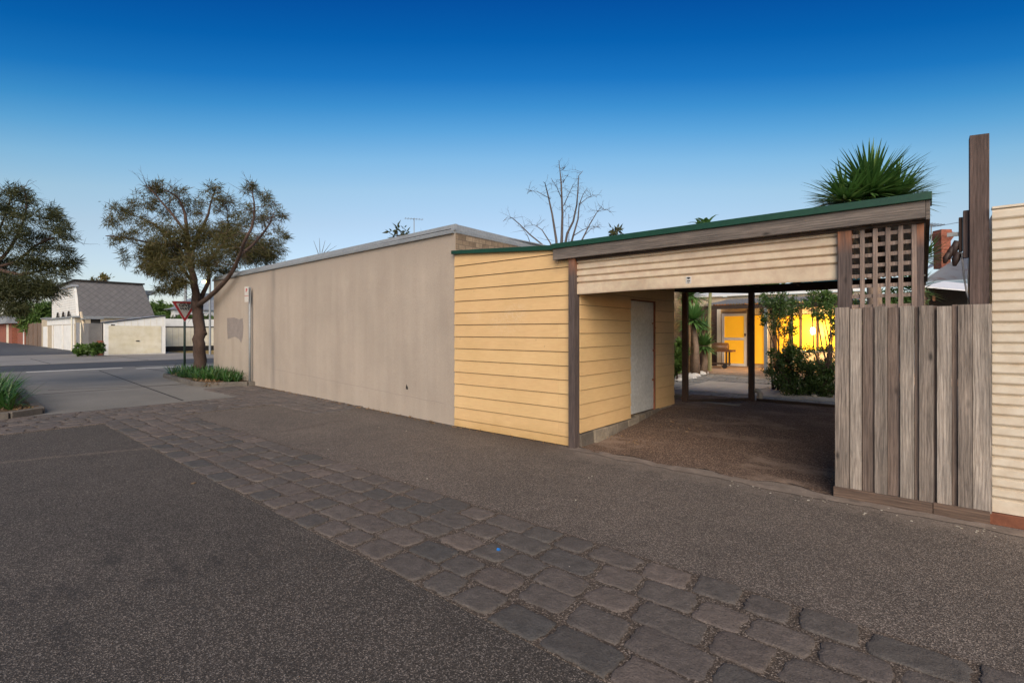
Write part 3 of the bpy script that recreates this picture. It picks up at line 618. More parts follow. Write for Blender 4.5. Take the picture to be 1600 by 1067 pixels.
mb = MB(); mb.box(pxr+0.01, xe, 5.72, 5.76, 2.57, 2.598); mb.box(pxr, bl, 5.84, 5.90, 2.3, 2.6); 
mb.build('lintel', M['darkbeam'], carport)
# roller door, rolled most of the way up
rx0, rx1 = pxr+0.002, bl+0.002
def rprof():
    pr = [(2.11, 0.0), (2.11, -0.03), (2.125, -0.035), (2.25, -0.035)]
    z = 2.262
    while z < 2.60:
        pr += [(z+0.000, -0.006), (z+0.008, -0.006), (z+0.014, -0.030), (z+0.022, -0.036), (z+0.080, -0.036)]; z += 0.088
    return pr
pr = rprof(); mb = MB(); n = 40; vs = []; fs = []
for i in range(n+1):
    t = i/n; x = rx0+(rx1-rx0)*t
    for k, (z, yo) in enumerate(pr):
        dent = 0.012*math.sin(t*9)*math.exp(-((z-2.12)/0.07)**2)+(0.02*math.exp(-((t-0.28)/0.12)**2) if z < 2.2 else 0)
        vs.append((x, 5.80+yo+dent, z+(0.012*math.exp(-((t-0.3)/0.2)**2) if z < 2.2 else 0)+0.001*math.sin(t*14+z*20)))
np_ = len(pr)
for i in range(n):
    for k in range(np_-1): a = i*np_+k; fs.append((a, a+np_, a+np_+1, a+1))
mb.add(vs, fs); rdo = mb.build('roller_door', M['roller'], carport)
mb = MB(); mb.tube([(rx0+0.03, 6.0, 2.47), (rx1, 6.0, 2.47)], 0.11, 14); mb.build('roller_drum', M['dark'], rdo)
lx = atY(1076, 5.76)[0]; mb = MB(); mb.box(lx-0.032, lx+0.032, 5.756, 5.7632, 2.16, 2.245); mb.build('door_sticker', M['signwhite'], rdo)
mb = MB(); mb.slab([(lx-0.024, 5.7555, 2.225), (lx, 5.7555, 2.21), (lx+0.024, 5.7555, 2.225), (lx+0.010, 5.7555, 2.236), (lx-0.010, 5.7555, 2.236)], (0, 0.0008, 0)); mb.box(lx-0.018, lx+0.018, 5.7552, 5.756, 2.185, 2.198); mb.box(lx-0.012, lx+0.012, 5.7552, 5.756, 2.168, 2.176); mb.build('sticker_emblem', M['black'], rdo)
# lattice
vx = [atY(q, 5.745)[0] for q in (1347.5, 1367.5, 1387.5, 1407.5, 1428.5)]
for x in vx: MB().box(x-0.018, x+0.018, 5.742, 5.752, 1.70, 2.60).build('lattice_slat', M['lattice'], carport)
for k in range(10):
    z = 2.515-0.0965*k; MB().box(br-0.01, rr, 5.753, 5.763, z-0.017, z+0.017).build('lattice_slat', M['lattice'], carport)
# ================================================================== PALING FENCE
fence = thing('paling_fence', (0, 5.7, 0), 'unpainted grey timber paling fence beside the open carport bay', 'fence')
FYF = 5.69
def fx(q): return atY(1280+q/2.669, FYF)[0]
pal = [(64,127,0),(127,178,1),(178,230,2),(229,286,0),(284,337,2),(335,398,0),(396,418,2),(414,479,0),(476,492,3),(489,554,0),(552,580,2),(577,641,0),(639,722,1)]
for i, (a, b, lv) in enumerate(pal):
    yo = FYF+(0.0, 0.007, 0.021, 0.034)[lv]; tp = 1.825+random.uniform(-0.008, 0.008)
    MB().box(fx(a)+0.003, fx(b)-0.003, yo, yo+0.015, 0.085+random.uniform(0, .01), tp).build('paling', M[('paling', 'paling_light', 'paling_dark', 'paling', 'paling_dark', 'paling_light', 'paling_dark', 'paling', 'paling_dark', 'paling_light', 'paling_dark', 'paling', 'paling_light')[i]], fence, bevel=0.002)
xm = fx(474)
MB().box(fx(60), xm-0.002, FYF-0.018, FYF+0.012, 0.0, 0.10).build('plinth_board', M['plinth_wood'], fence, bevel=0.003)
MB().box(xm+0.002, fx(712), FYF-0.02, FYF+0.012, 0.0, 0.105).build('plinth_board', M['plinth_wood'], fence, bevel=0.003)
for q_ in (178, 230, 285): MB().box(fx(q_)-0.03, fx(q_)+0.03, FYF+0.051, FYF+0.056, 0.1, 1.5).build('glow_gap_blocker', M['plinth_wood'], fence)  # added strips behind the paling gaps, blocking the glow from the courtyard
for z in (0.35, 1.55): MB().box(fx(70), fx(715), FYF+0.05, FYF+0.09, z-0.035, z+0.035).build('rail', M['plinth_wood'], fence)
tp_ = thing('gate_post', (0.4, 5.78, 0), 'tall thick brown timber post rising above the end of the paling fence', 'post')
ta, tb = atY(1515, 5.76)[0], atY(1546, 5.76)[0]
mb = MB(); zl, zr = zz(207, dep(ta, 5.76)), zz(203, dep(tb, 5.76))
mb.add([(ta,5.76,0),(tb,5.76,0),(tb,5.88,0),(ta,5.88,0),(ta,5.76,3.28),(tb,5.76,3.27),(tb,5.88,3.27),(ta,5.88,3.28)], [(0,3,2,1),(4,5,6,7),(0,1,5,4),(1,2,6,5),(2,3,7,6),(3,0,4,7)]); mb.build('post_shaft', M['tallpost'], tp_, bevel=0.004)
b0 = atY(1505, 5.80)[0]; MB().box(b0, ta-0.001, 5.80, 5.85, 2.24, 2.65).build('cleat', M['tallpost'], tp_, bevel=0.003)
b1 = atY(1501, 5.84)[0]; MB().box(b1-0.012, b0-0.001, 5.83, 5.88, 2.30, 2.60).build('cleat', M['darkpost'], tp_, bevel=0.003)
mb = MB(); mb.box(b1-0.09, b1-0.013, 5.84, 5.86, 2.44, 2.475); mb.build('bracket', M['metal'], tp_)
gl = MB()
for (ox, oz, r, l) in ((-0.02, 2.40, 0.030, 0.13), (-0.05, 2.35, 0.026, 0.11), (-0.075, 2.30, 0.024, 0.09), (-0.01, 2.30, 0.028, 0.12)):
    gl.tube([(b1+ox, 5.85, oz), (b1+ox-0.02, 5.86, oz-l*0.5), (b1+ox-0.03, 5.85, oz-l)], [r*0.8, r*1.1, r*0.5], 8)
tag(gl.build('hanging_glove', M['glove'], smooth=True), 'dark brown worn leather gloves hanging beside the tall timber post', 'glove')
mb = MB(); c0 = P(1503, 395, 4.3); c1 = P(1506, 430, 4.3); c2 = P(1510, 455, 4.25); c3 = P(1516, 476, 4.25); mb.tube([P(1500, 396, 4.3), c0, c1, c2, c3], 0.007, 6); tag(mb.build('hanging_cable', M['cable'], smooth=True), 'thin grey cable dangling left of the tall timber post', 'cable')
# cream ribbed steel wall at the right edge
rf = thing('ribbed_steel_wall', (0.6, 5.7, 0), 'cream horizontal ribbed steel wall at the right edge of the alley', 'wall')
cx0 = atY(1550, 5.74)[0]; mb = MB(); z = 0.11; pts = []
pts += [(0.10, 0.0), (0.10, -0.03), (0.20, -0.03)]; z = 0.21
while z < 2.58:
    pts += [(z+0.000, -0.008), (z+0.010, -0.008), (z+0.018, -0.028), (z+0.028, -0.034), (z+0.078, -0.036)]; z += 0.0855
pts += [(2.62, -0.02)]
vs = []; fs = []
for x in (cx0, 3.5):
    for (zq, yo) in pts: vs.append((x, 5.76+yo, zq))
m_ = len(pts)
for k in range(m_-1): fs.append((k, m_+k, m_+k+1, k+1))
mb.add(vs, fs); mb.build('ribbed_sheet', M['cream_fence'], rf)
MB().box(cx0+0.01, 3.5, 5.765, 9.0, 0.1, 2.6).build('wall_core', M['cream'], rf)
MB().box(cx0-0.02, 3.5, 5.70, 5.765, 0.0, 0.095).build('red_sill', M['rust'], rf, bevel=0.004)
MB().box(cx0, 3.5, 5.72, 5.80, 2.622, 2.64).build('cap', M['cream_fence'], rf)
sf = thing('side_fence', (0.06, 8, 0), 'dark timber side fence running back from the tall post', 'fence')
MB().box(0.07, 0.10, 5.9, 16, 0.0, 1.72).build('board_panel', M['fence_brown'], sf)
# ================================================================== CREAM RENDERED BUILDING
WL = Vector(atd(334, 17.25)); J = Vector((jx, 5.80)); du = (WL-J).normalized(); ang = math.atan2(du.y, du.x)
def onwall(px, off=0.0):                       # distance along the wall for an image column
    a, b = dr(px); det = du.x*(-b)+a*du.y
    s = (J.x*(-b)+a*J.y)/det*-1 if False else None
    # solve J + s*du = t*(a,b)
    D = du.x*(-b)-(-a)*du.y; s = (-(J.x)*(-b)+(-a)*J.y)/D
    return s
Lc = onwall(334)
cb = thing('rendered_building', (J.x, J.y, 0), 'long single storey building with blank cream rendered wall and grey metal roof edge', 'building')
nrm = Vector((du.y, -du.x)); nrm = nrm if nrm.y < 0 else -nrm
def W(s, off, z): p = J+du*s+nrm*off; return Vector((p.x, p.y, z))
T0, T1 = 3.27, 3.36
mb = MB(); pz = [W(0, 0, -0.01), W(Lc, 0, -0.01), W(Lc, 0, T1), W(0, 0, T0)]
mb.slab(pz, (-nrm.x*0.25, -nrm.y*0.25, 0))
ow = mb.build('rendered_wall', M['render'], cb)
mb = MB(); q = W(Lc, -0.02, 0); mb.slab([(q.x, q.y, 0), (q.x, q.y, T1), (q.x+1.0, q.y+12, T1), (q.x+1.0, q.y+12, 0)], (0.25, 0, 0)); mb.build('end_wall', M['render'], cb)
mb = MB(); mb.prism([(J.x+0.024, J.y+0.004), (J.x+0.024, 17), (J.x-0.23, 17), (J.x-0.23, J.y+0.07)], 0, T0-0.002); mb.build('brick_side_wall', M['brick_brown'], cb)
mb = MB(); mb.slab([W(0.02, 0.045, T0+0.0), W(Lc+0.04, 0.045, T1+0.0), W(Lc+0.04, 0.045, T1+0.05), W(0.02, 0.045, T0+0.05)], (-nrm.x*0.14, -nrm.y*0.14, 0))
mb.slab([W(-0.03, 0.02, T0+0.0501), W(Lc, 0.02, T1+0.051), W(Lc, -0.02, T1+0.155), W(0.02, -0.02, T0+0.165)], (-nrm.x*0.05, -nrm.y*0.05, 0))
mb.slab([(J.x+0.03, J.y+0.0, T0+0.001), (J.x+0.03, 16, T0-0.02), (J.x+0.03, 16, T0+0.05), (J.x+0.03, J.y, T0+0.05)], (-0.12, 0, 0))
mb.slab([(J.x+0.0, J.y+0.05, T0+0.0505), (J.x+0.0, 15, T0+0.051), (J.x-0.1, 15, T0+0.08), (J.x-0.04, J.y+0.05, T0+0.165)], (-0.04, 0, 0))
mb.build('metal_capping', M['metal'], cb)
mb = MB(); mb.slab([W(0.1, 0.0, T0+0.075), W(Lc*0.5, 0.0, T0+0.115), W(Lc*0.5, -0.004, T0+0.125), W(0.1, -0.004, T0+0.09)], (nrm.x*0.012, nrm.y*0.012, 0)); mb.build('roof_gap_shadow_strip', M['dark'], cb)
mb = MB(); a_ = W(Lc*0.62, -0.6, T1); b_ = W(Lc-0.1, -0.6, T1)
mb.add([a_, b_, b_+Vector((0.2, 4, 0.75)), a_+Vector((0.2, 4, 0.75))], [(0, 1, 2, 3)]); mb.slab([W(0.1, -0.07, T0+0.13), W(Lc, -0.07, T1+0.12), W(Lc, -9, T1+0.1), W(0.1, -9, T0+0.08)], (0, 0, 0.02)); mb.build('roof', M['metal_roof'], cb)
# patch, hole and hairline
s0, s1 = onwall(355), onwall(380.5)
d0 = dep(W((s0+s1)/2, 0, 0).x, W((s0+s1)/2, 0, 0).y)
pp = [(355, 497), (366, 496), (374, 499), (379.5, 497), (380.5, 510), (379.5, 527), (377, 536), (374, 530), (367, 526), (356, 530), (355, 512)]
mb = MB(); lst = []
for (a, b) in pp:
    s = onwall(a); p = W(s, 0, 0); lst.append(W(s, 0.004, zz(b, dep(p.x, p.y))))
mb.slab(lst, (-nrm.x*0.003, -nrm.y*0.003, 0)); mb.build('render_patch', M['patch'], cb)
s = onwall(636); p = W(s, 0, 0); zc = zz(604, dep(p.x, p.y)); mb = MB(); mb.slab([W(s-0.035, 0.003, zc-0.05), W(s+0.03, 0.003, zc-0.05), W(s+0.035, 0.003, zc), W(s+0.01, 0.003, zc+0.05), W(s-0.0, 0.003, zc+0.01), W(s-0.02, 0.003, zc+0.01)], (-nrm.x*0.002, -nrm.y*0.002, 0)); mb.build('vent_hole', M['dark'], cb)
mb = MB(); pv = None
for k in range(30):
    s = Lc*0.62-(Lc*0.62-0.3)*k/29; z = 0.56-0.22*k/29+0.015*random.random(); q = W(s, 0.0015, z)
    if pv is not None: mb.slab([pv, q, q+Vector((0, 0, 0.005)), pv+Vector((0, 0, 0.005))], (-nrm.x*0.001, -nrm.y*0.001, 0))
    pv = q
mb.build('hairline_crack', M['patch'], cb)
# ================================================================== CORNER GARDEN BED, SIGNS, TREES
kp = [gp(409, 600.5), gp(330, 604), gp(315, 603), gp(273, 589), gp(280, 584)]
kp = [(-15.25, 6.6), (-15.3, 6.15), (-15.9, 5.28), (-16.6, 5.12), (-20.4, 5.45), (-20.95, 5.8), (-20.9, 6.7)]
gb = thing('kerbed_garden_bed', (-18, 6, 0), 'raised corner garden bed with stone kerb beside the cream wall', 'garden bed')
mb = MB()
for i in range(len(kp)-1): mb.beam((kp[i][0], kp[i][1], 0.055), (kp[i+1][0], kp[i+1][1], 0.055), 0.15, 0.14)
mb.build('kerb', M['kerb'], gb, bevel=0.015)
MB().prism(kp, 0.0, 0.10).build('mulch', M['soil'], gb)
def strapbed(name, area, n, label, seed=1, lmin=0.3, lmax=0.55):
    random.seed(seed); sp = []
    for i in range(n):
        x, y = area(); c = Vector((x, y, 0.09))
        for k in range(22):
            th = random.uniform(0, 6.283); el = random.uniform(0.35, 1.3)
            sp.append((c+Vector((math.cos(th)*0.03, math.sin(th)*0.03, 0)), (math.cos(th)*math.cos(el), math.sin(th)*math.cos(el), math.sin(el)), random.uniform(lmin, lmax), 0.028, random.uniform(0.6, 1.8)))
    V, Q = blades(sp); o = npmesh(name, V, Q, M['strap']); return tag(o, label, 'plants', kind='stuff')
def areaR():
    while True:
        x = random.uniform(-20.5, -15.6); y = random.uniform(5.45, 6.55)
        if y < 5.75 and x > -16.4: continue
        return x, y
strapbed('strappy_groundcover', areaR, 95, 'dark green strappy leaved planting filling the kerbed bed under the tree', 3)
kl = [(-12.9, 1.0), (-13.2, 1.45), (-22.3, 1.7), (-22.8, 1.2), (-22.8, -3), (-12.7, -3)]
gl_ = thing('left_garden_bed', (-18, -0.5, 0), 'kerbed garden bed at the left edge of the photo', 'garden bed')
gl_.name = 'kerbed_garden_bed'
mb = MB()
for i in range(len(kl)): j = (i+1) % len(kl); mb.beam((kl[i][0], kl[i][1], 0.055), (kl[j][0], kl[j][1], 0.055), 0.16, 0.14)
mb.build('kerb', M['kerb'], gl_, bevel=0.015); MB().prism(kl, 0.0, 0.10).build('mulch', M['soil'], gl_)
strapbed('strappy_groundcover', lambda: (random.uniform(-17.5, -13.35), random.uniform(-0.6, 1.15)), 130, 'green strappy plants spilling over the kerb at the left edge', 5, 0.55, 0.95)
V, Q = leaves([((-13.4, 0.9, 0.11), (0.5, 0.5, 0.02), 260), ((-16.5, 5.4, 0.11), (1.1, 0.25, 0.02), 500), ((-19.5, 5.7, 0.11), (1.0, 0.3, 0.02), 300)], 0.08, 0.03); tag(npmesh('leaf_litter', V, Q, M['litter']), kind='stuff')
# give way sign, face turned to the alley
gx, gy = atd(288.5, 18.2)
gw = thing('give_way_sign', (gx, gy, 0), 'red and white triangular give way sign on dark green pole left of the tree trunk', 'road sign')
MB().tube([(gx, gy, 0), (gx, gy, 2.72)], 0.038, 12).build('pole', M['black_metal'], gw, smooth=True)
fdir = Vector((-gx, -gy, 0)).normalized(); fdir = (fdir+Vector((0.12, 0.1, 0))).normalized(); sdv = Vector((-fdir.y, fdir.x, 0))
def SG(u, z, off): return Vector((gx, gy, 0))+fdir*(0.045+off)+sdv*u+Vector((0, 0, z))
def tri(hw, zt, zb, off, th=0.004):
    pts = []
    for (u, z), (u2, z2), (u3, z3) in (((-hw, zt), (hw, zt), (0, zb)),):
        cs = [(u, z), (u2, z2), (u3, z3)]
        for i in range(3):
            a = Vector(cs[i]); p_ = Vector(cs[i-1]); q_ = Vector(cs[(i+1) % 3]); r = 0.035
            pts += [a+(p_-a).normalized()*r, a+((p_-a).normalized()+(q_-a).normalized())*r*0.28, a+(q_-a).normalized()*r]
    return MB().slab([SG(p.x, p.y, off) for p in pts], fdir*th)
zt, zb = zz(471.5, 18.2), zz(503, 18.2)
o = tri(0.415, zt+0.012, zb-0.02, -0.004).build('sign_plate', M['signwhite'], gw)
o = tri(0.39, zt, zb, 0.0005).build('red_border', M['signred'], gw)
o = tri(0.275, zt-0.062, zb+0.135, 0.005).build('white_face', M['signwhite'], gw)
Bm = Matrix(((sdv.x, 0, fdir.x, 0), (sdv.y, 0, fdir.y, 0), (0, 1, 0, 0), (0, 0, 0, 1)))
def sgn(z, off=0.0115): p = SG(0, z, off); return Matrix.Translation(p) @ Bm
text('GIVE', 0.172, sgn(zt-0.135), M['black'], gw); text('WAY', 0.13, sgn(zt-0.265), M['black'], gw)
# parking sign seen nearly edge-on
qx, qy = -15.35, 6.22; qd = dep(qx, qy)
ps = thing('parking_sign', (qx, qy, 0), 'small white parking sign on slim galvanised pole against the cream wall', 'road sign')
MB().tube([(qx, qy, 0.05), (qx, qy, zz(449, qd))], 0.032, 12).build('pole', M['metal'], ps, smooth=True)
vd = Vector((-qx, -qy, 0)).normalized(); r6 = math.radians(-58); pf = Vector((vd.x*math.cos(r6)-vd.y*math.sin(r6), vd.x*math.sin(r6)+vd.y*math.cos(r6), 0))
ps_ax = Vector((-pf.y, pf.x, 0)); z1_, z0_ = zz(448, qd), zz(472, qd); base = Vector((qx, qy, 0))+pf*0.045-Vector((RX, RY, 0))*0.05
mb = MB(); mb.slab([base-ps_ax*0.10+Vector((0,0,z0_)), base+ps_ax*0.10+Vector((0,0,z0_)), base+ps_ax*0.10+Vector((0,0,z1_)), base-ps_ax*0.10+Vector((0,0,z1_))], pf*0.004); mb.build('sign_plate', M['signwhite'], ps)
bm2 = Matrix(((ps_ax.x, 0, pf.x, 0), (ps_ax.y, 0, pf.y, 0), (0, 1, 0, 0), (0, 0, 0, 1)))
pp_ = base+pf*0.006+Vector((0, 0, z1_-0.12)); text('P', 0.15, Matrix.Translation(pp_) @ bm2, M['signred'], ps)
mb = MB(); c_ = base+pf*0.005; mb.slab([c_-ps_ax*0.09+Vector((0,0,z1_-0.27)), c_+ps_ax*0.09+Vector((0,0,z1_-0.27)), c_+ps_ax*0.09+Vector((0,0,z1_-0.285)), c_-ps_ax*0.09+Vector((0,0,z1_-0.285))], pf*0.001); mb.build('red_mark', M['signred'], ps)
# trees traced at a real distance; (x,y) read in a 2.667x enlargement whose corner is (0,260)
def Z1(x, y, d, do=0.0): return P(x/2.6667, 260+y/2.6667, d+do)
def limb(mb, pts, r0, r1, d, wander=0.6, n=7, seed=0, drift=0.0):
    rr_ = random.Random(seed); P_ = []; do = 0; k = len(pts)
    for i, (x, y) in enumerate(pts):
        P_.append(Z1(x, y, d, do)); do += rr_.uniform(-wander, wander)+(drift if i < 4 else 0)
    out = []; rads = []
    for i in range(k-1):
        for j in range(4):
            t = j/4; a = P_[max(0, i-1)]; b = P_[i]; c = P_[i+1]; e_ = P_[min(k-1, i+2)]
            q = 0.5*((2*b)+(c-a)*t+(2*a-5*b+4*c-e_)*t*t+(3*b-a-3*c+e_)*t**3); out.append(q); rads.append(r0+(r1-r0)*((i+t)/(k-1))*1.0)
    out.append(P_[-1]); rads.append(r1)
    for i in range(1, len(out)-1): out[i] = out[i]+Vector([rr_.gauss(0, rads[i]*0.12) for _ in range(3)])
    mb.tube(out, rads, n); return out
def twigs(mb, path, n, l0, r0, rr_, up=0.4, kids=True):
    ends = []
    for i in range(n):
        p = Vector(path[rr_.randrange(len(path)//3, len(path))]); d = Vector((rr_.gauss(0, 1), rr_.gauss(0, 1), rr_.gauss(up, 0.7))).normalized()
        L_ = l0*rr_.uniform(0.5, 1.3); pts = [p]
        for k in range(4):
            d = (d+Vector([rr_.gauss(0, 0.22) for _ in range(3)])).normalized(); pts.append(pts[-1]+d*L_/4)
        mb.tube(pts, [r0, r0*0.8, r0*0.6, r0*0.4, r0*0.2], 4); ends.append(pts[-1])
        if kids:
            for q in (2, 3): d2 = (d+Vector([rr_.gauss(0, 0.8) for _ in range(3)])).normalized(); mb.tube([pts[q], pts[q]+d2*L_*0.25, pts[q]+d2*L_*0.4+Vector((0, 0, -0.03))], [r0*0.5, r0*0.3, r0*0.15], 3)
    return ends
TD = 17.3; rr_ = random.Random(4)
tr = thing('wattle_tree', tuple(atd(312, TD))+(0.1,), 'windblown olive leaved street tree with forked trunk in the kerbed bed', 'tree')
mb = MB()
paths = [limb(mb, [(832, 850), (830, 760), (832, 680), (820, 600), (818, 540)], 0.20, 0.15, TD, 0.1, 12, 1),
 limb(mb, [(850, 700), (838, 640), (835, 570), (850, 520), (870, 470), (868, 400)], 0.11, 0.05, TD, 0.25, 8, 2),
 limb(mb, [(818, 560), (812, 490), (800, 430), (785, 350), (780, 280), (770, 200), (740, 130), (690, 100)], 0.13, 0.015, TD, 0.35, 8, 3),
 limb(mb, [(825, 580), (880, 535), (950, 465), (1000, 370), (1015, 320), (1050, 250), (1060, 170), (1050, 100)], 0.085, 0.014, TD, 0.08, 8, 4, -0.8),
 limb(mb, [(800, 430), (760, 370), (700, 290), (620, 230), (540, 200)], 0.08, 0.015, TD, 0.5, 6, 5),
 limb(mb, [(790, 380), (820, 300), (860, 220), (880, 150), (900, 90)], 0.08, 0.015, TD, 0.5, 6, 6),
 limb(mb, [(1000, 370), (1060, 320), (1110, 260), (1140, 200)], 0.05, 0.012, TD-2.4, 0.4, 6, 7),
 limb(mb, [(785, 350), (740, 330), (640, 320), (530, 300), (440, 290)], 0.06, 0.012, TD, 0.5, 6, 8),
 limb(mb, [(868, 400), (930, 320), (950, 240), (940, 150)], 0.05, 0.012, TD, 0.5, 6, 9),
 limb(mb, [(780, 280), (700, 180), (640, 110), (610, 80)], 0.05, 0.012, TD, 0.4, 6, 10),
 limb(mb, [(822, 740), (815, 640), (815, 560), (818, 500)], 0.075, 0.06, TD, 0.1, 8, 11),
 limb(mb, [(812, 490), (770, 440), (745, 400), (720, 340)], 0.07, 0.02, TD, 0.4, 6, 12)]
for p in paths[2:]: twigs(mb, p, 30, 0.55, 0.009, rr_)
mb.build('trunk', M['bark'], tr, smooth=True)
def zc(lst, d, depth=1.2, den=1.0, seed=1):
    r_ = random.Random(seed); out = []
    k = d/FP/2.6667
    for (x, y, rx_, ry_, n) in lst:
        c = Z1(x, y, d, r_.uniform(-depth, depth)); R_ = rx_*k; out.append(((c.x, c.y, c.z), (R_, R_, ry_*k), n*den))
    return out
top = [(645,85,45,30,330),(740,125,60,40,330),(520,180,65,38,360),(465,225,45,40,240),(600,150,60,35,330),(800,165,60,45,380),(880,110,40,40,200),(930,150,60,50,380),(1055,95,38,32,260),(1110,150,40,45,260),(1130,215,50,50,330),(1040,200,55,50,330),(540,290,60,40,300),(640,240,60,35,300),(460,300,40,28,120),(520,380,32,34,130),(1150,290,40,40,200),(590,420,30,30,110),(975,230,60,40,300),(690,180,60,40,260),(560,230,50,30,200),(590,345,45,35,260),
       (700,365,100,65,1900),(680,430,75,60,1300),(850,300,110,75,1900),(860,400,95,55,1300),(1000,330,95,70,1700),(1080,370,90,50,1500),(740,490,55,32,600),(720,300,80,50,900),(950,280,85,50,1100),(1120,340,60,45,700),(640,380,55,60,700),(690,520,50,22,260),(920,440,60,35,400)]
V, Q = leaves(zc(top, TD, 1.0, 2.1, 5), 0.20, 0.018, bias=(0.5, 0.3, 0), droop=0.25); npmesh('crown', V, Q, M['leaf_olive'], tr)
# left tree, trunk just outside the frame
LD = 13.2
lt = thing('wattle_tree', (-20, 0.3, 0.1), 'dark windblown tree crown leaning in from the left edge', 'tree')
mb = MB(); ps2 = [limb(mb, [(-240, 900), (-230, 700), (-190, 560), (-120, 470), (-40, 420)], 0.16, 0.045, LD, 0.1, 10, 21),
 limb(mb, [(-190, 560), (-200, 400), (-150, 250), (-100, 120)], 0.07, 0.014, LD, 0.3, 7, 22),
 limb(mb, [(-60, 440), (30, 360), (90, 250), (110, 170), (100, 90)], 0.05, 0.010, LD, 0.3, 6, 23),
 limb(mb, [(-40, 420), (60, 400), (150, 330), (230, 300), (300, 310)], 0.04, 0.010, LD, 0.3, 6, 24),
 limb(mb, [(-40, 420), (80, 450), (180, 430), (260, 400)], 0.06, 0.012, LD, 0.3, 6, 25),
 limb(mb, [(-120, 470), (-20, 300), (30, 180), (50, 100)], 0.04, 0.010, LD, 0.3, 6, 26)]
for p in ps2: twigs(mb, p, 26, 0.5, 0.008, rr_)
mb.build('trunk', M['bark'], lt, smooth=True)
lc = [(40,110,55,30,330),(110,140,45,30,260),(160,190,60,40,420),(220,210,50,40,330),(250,270,50,40,360),(90,230,70,45,420),(180,290,80,45,600),(40,300,70,60,600),(290,400,34,40,330),(240,350,50,40,330),(130,390,80,45,700),(200,440,70,45,700),(110,500,90,50,1500),(30,430,80,60,1000),(30,530,80,60,1500),(190,510,60,40,900),(60,590,50,30,500),(-60,150,90,60,900),(-60,280,120,90,1200),(-100,450,120,90,1500),(-200,220,110,90,1000),(-300,330,110,90,1200),(-400,420,90,80,900),(-330,200,90,70,800),(-250,500,110,60,900),(130,330,60,40,330),(20,190,60,40,330)]
V, Q = leaves(zc(lc, LD, 0.9, 1.7, 8), 0.17, 0.016, bias=(0.3, 0.5, 0), droop=0.3); npmesh('crown', V, Q, M['leaf_dark'], lt)
# ================================================================== ACROSS THE STREET
GXF = -42.0
def sY(px, X): return atX(px, X)[1]
wg = thing('white_garage', (GXF, 9, 0), 'low white garage with ribbed cream roller door across the street', 'garage')
ya, yb = sY(163, GXF), sY(258.5, GXF); da, db = dep(GXF, ya), dep(GXF, yb)
za, zb2 = zz(505, da), zz(493.5, db)
mb = MB(); mb.slab([(GXF, ya, 0), (GXF, yb, 0), (GXF, yb, zb2), (GXF, ya, za)], (-4.0, 0, 0)); mb.build('wall', M['white'], wg)
for k in range(9): y = ya+0.35+(yb-ya-0.5)*k/8; MB().box(GXF, GXF+0.012, y-0.008, y+0.008, 1.95+0.0, za+(zb2-za)*(y-ya)/(yb-ya)-0.02).build('cover_strip', M['cream'], wg)
y0, y1 = sY(169.5, GXF), sY(252, GXF); zt_ = zz(510, dep(GXF, (y0+y1)/2))
mb = MB(); z = 0.05; pts = []
while z < zt_: pts += [(z, 0.012), (z+0.05, 0.03), (z+0.075, 0.03)]; z += 0.085
vs = [(GXF+yo, yy, q) for yy in (y0, y1) for (q, yo) in pts]; k = len(pts); mb.add(vs, [(i, i+1, k+i+1, k+i) for i in range(k-1)]); rd = mb.build('roller_door', M['cream'], wg)
ym = (y0+y1)/2+0.1; MB().box(GXF+0.03, GXF+0.06, ym-0.1, ym+0.1, 0.92, 0.98).build('handle', M['black'], rd)
mb = MB(); mb.beam((GXF+0.02, ya-0.05, za+0.03), (GXF+0.02, yb+0.05, zb2+0.03), 0.1, 0.06); mb.build('roof_edge', M['dark'], wg)
mb = MB(); mb.slab([(GXF+0.05, ya, za+0.01), (GXF+0.05, yb, zb2+0.01), (GXF-4.1, yb, zb2+0.0), (GXF-4.1, ya, za+0.0)], (0, 0, 0.05)); mb.build('roof', M['metal_roof'], wg)
MB().box(GXF, GXF+0.02, ya+0.35, ya+0.55, za-0.16, za-0.08).build('vent', M['black'], wg)
# shed door and sheds between the garage and the house
sh = thing('lean_to_shed', (-44, 7.6, 0), 'grey lean-to gap with dark opening beside the white garage', 'shed')
X_ = -42.25; a, b = sY(138.5, X_), ya-0.06
MB().box(X_-2, X_, a, b, 0, 2.15).build('wall', simple('grey board', (0.16, 0.155, 0.15), 0.8, 0.15), sh)
MB().box(X_, X_+0.03, a+0.1, b-0.1, 2.16, 2.42).build('dark_opening', M['dark'], sh)
MB().box(X_-2, X_+0.2, a-0.1, b+0.05, 2.43, 2.50).build('roof', M['metal_roof'], sh)
MB().box(-42.24, -42.05, sY(152, -42.1), ya-0.08, 0, 1.0).build('brick_pier', M['brick_red'], sh)
# white/cream panelled wall with dark base
X_ = -46.0; pw = thing('panelled_wall', (X_, 14, 0), 'cream vertical board wall on dark base right of the white garage', 'wall')
a, b = sY(255, X_), 30
MB().box(X_-0.15, X_, a, b, 0.42, 1.95).build('board_panel', M['cream'], pw)
y = a+0.2; mb = MB()
while y < b: mb.box(X_, X_+0.015, y, y+0.02, 0.42, 1.94); y += 0.42
mb.build('board_joint', M['pale_paver'], pw)
MB().box(X_-0.13, X_+0.005, a, b, 0, 0.415).build('dark_base', M['dark'], pw)
MB().box(X_-0.2, X_+0.05, a, b, 1.955, 2.02).build('dark_rail', M['dark'], pw)
MB().box(X_-0.16, X_+0.03, a, b, 2.025, 2.62).build('top_band', M['white'], pw)
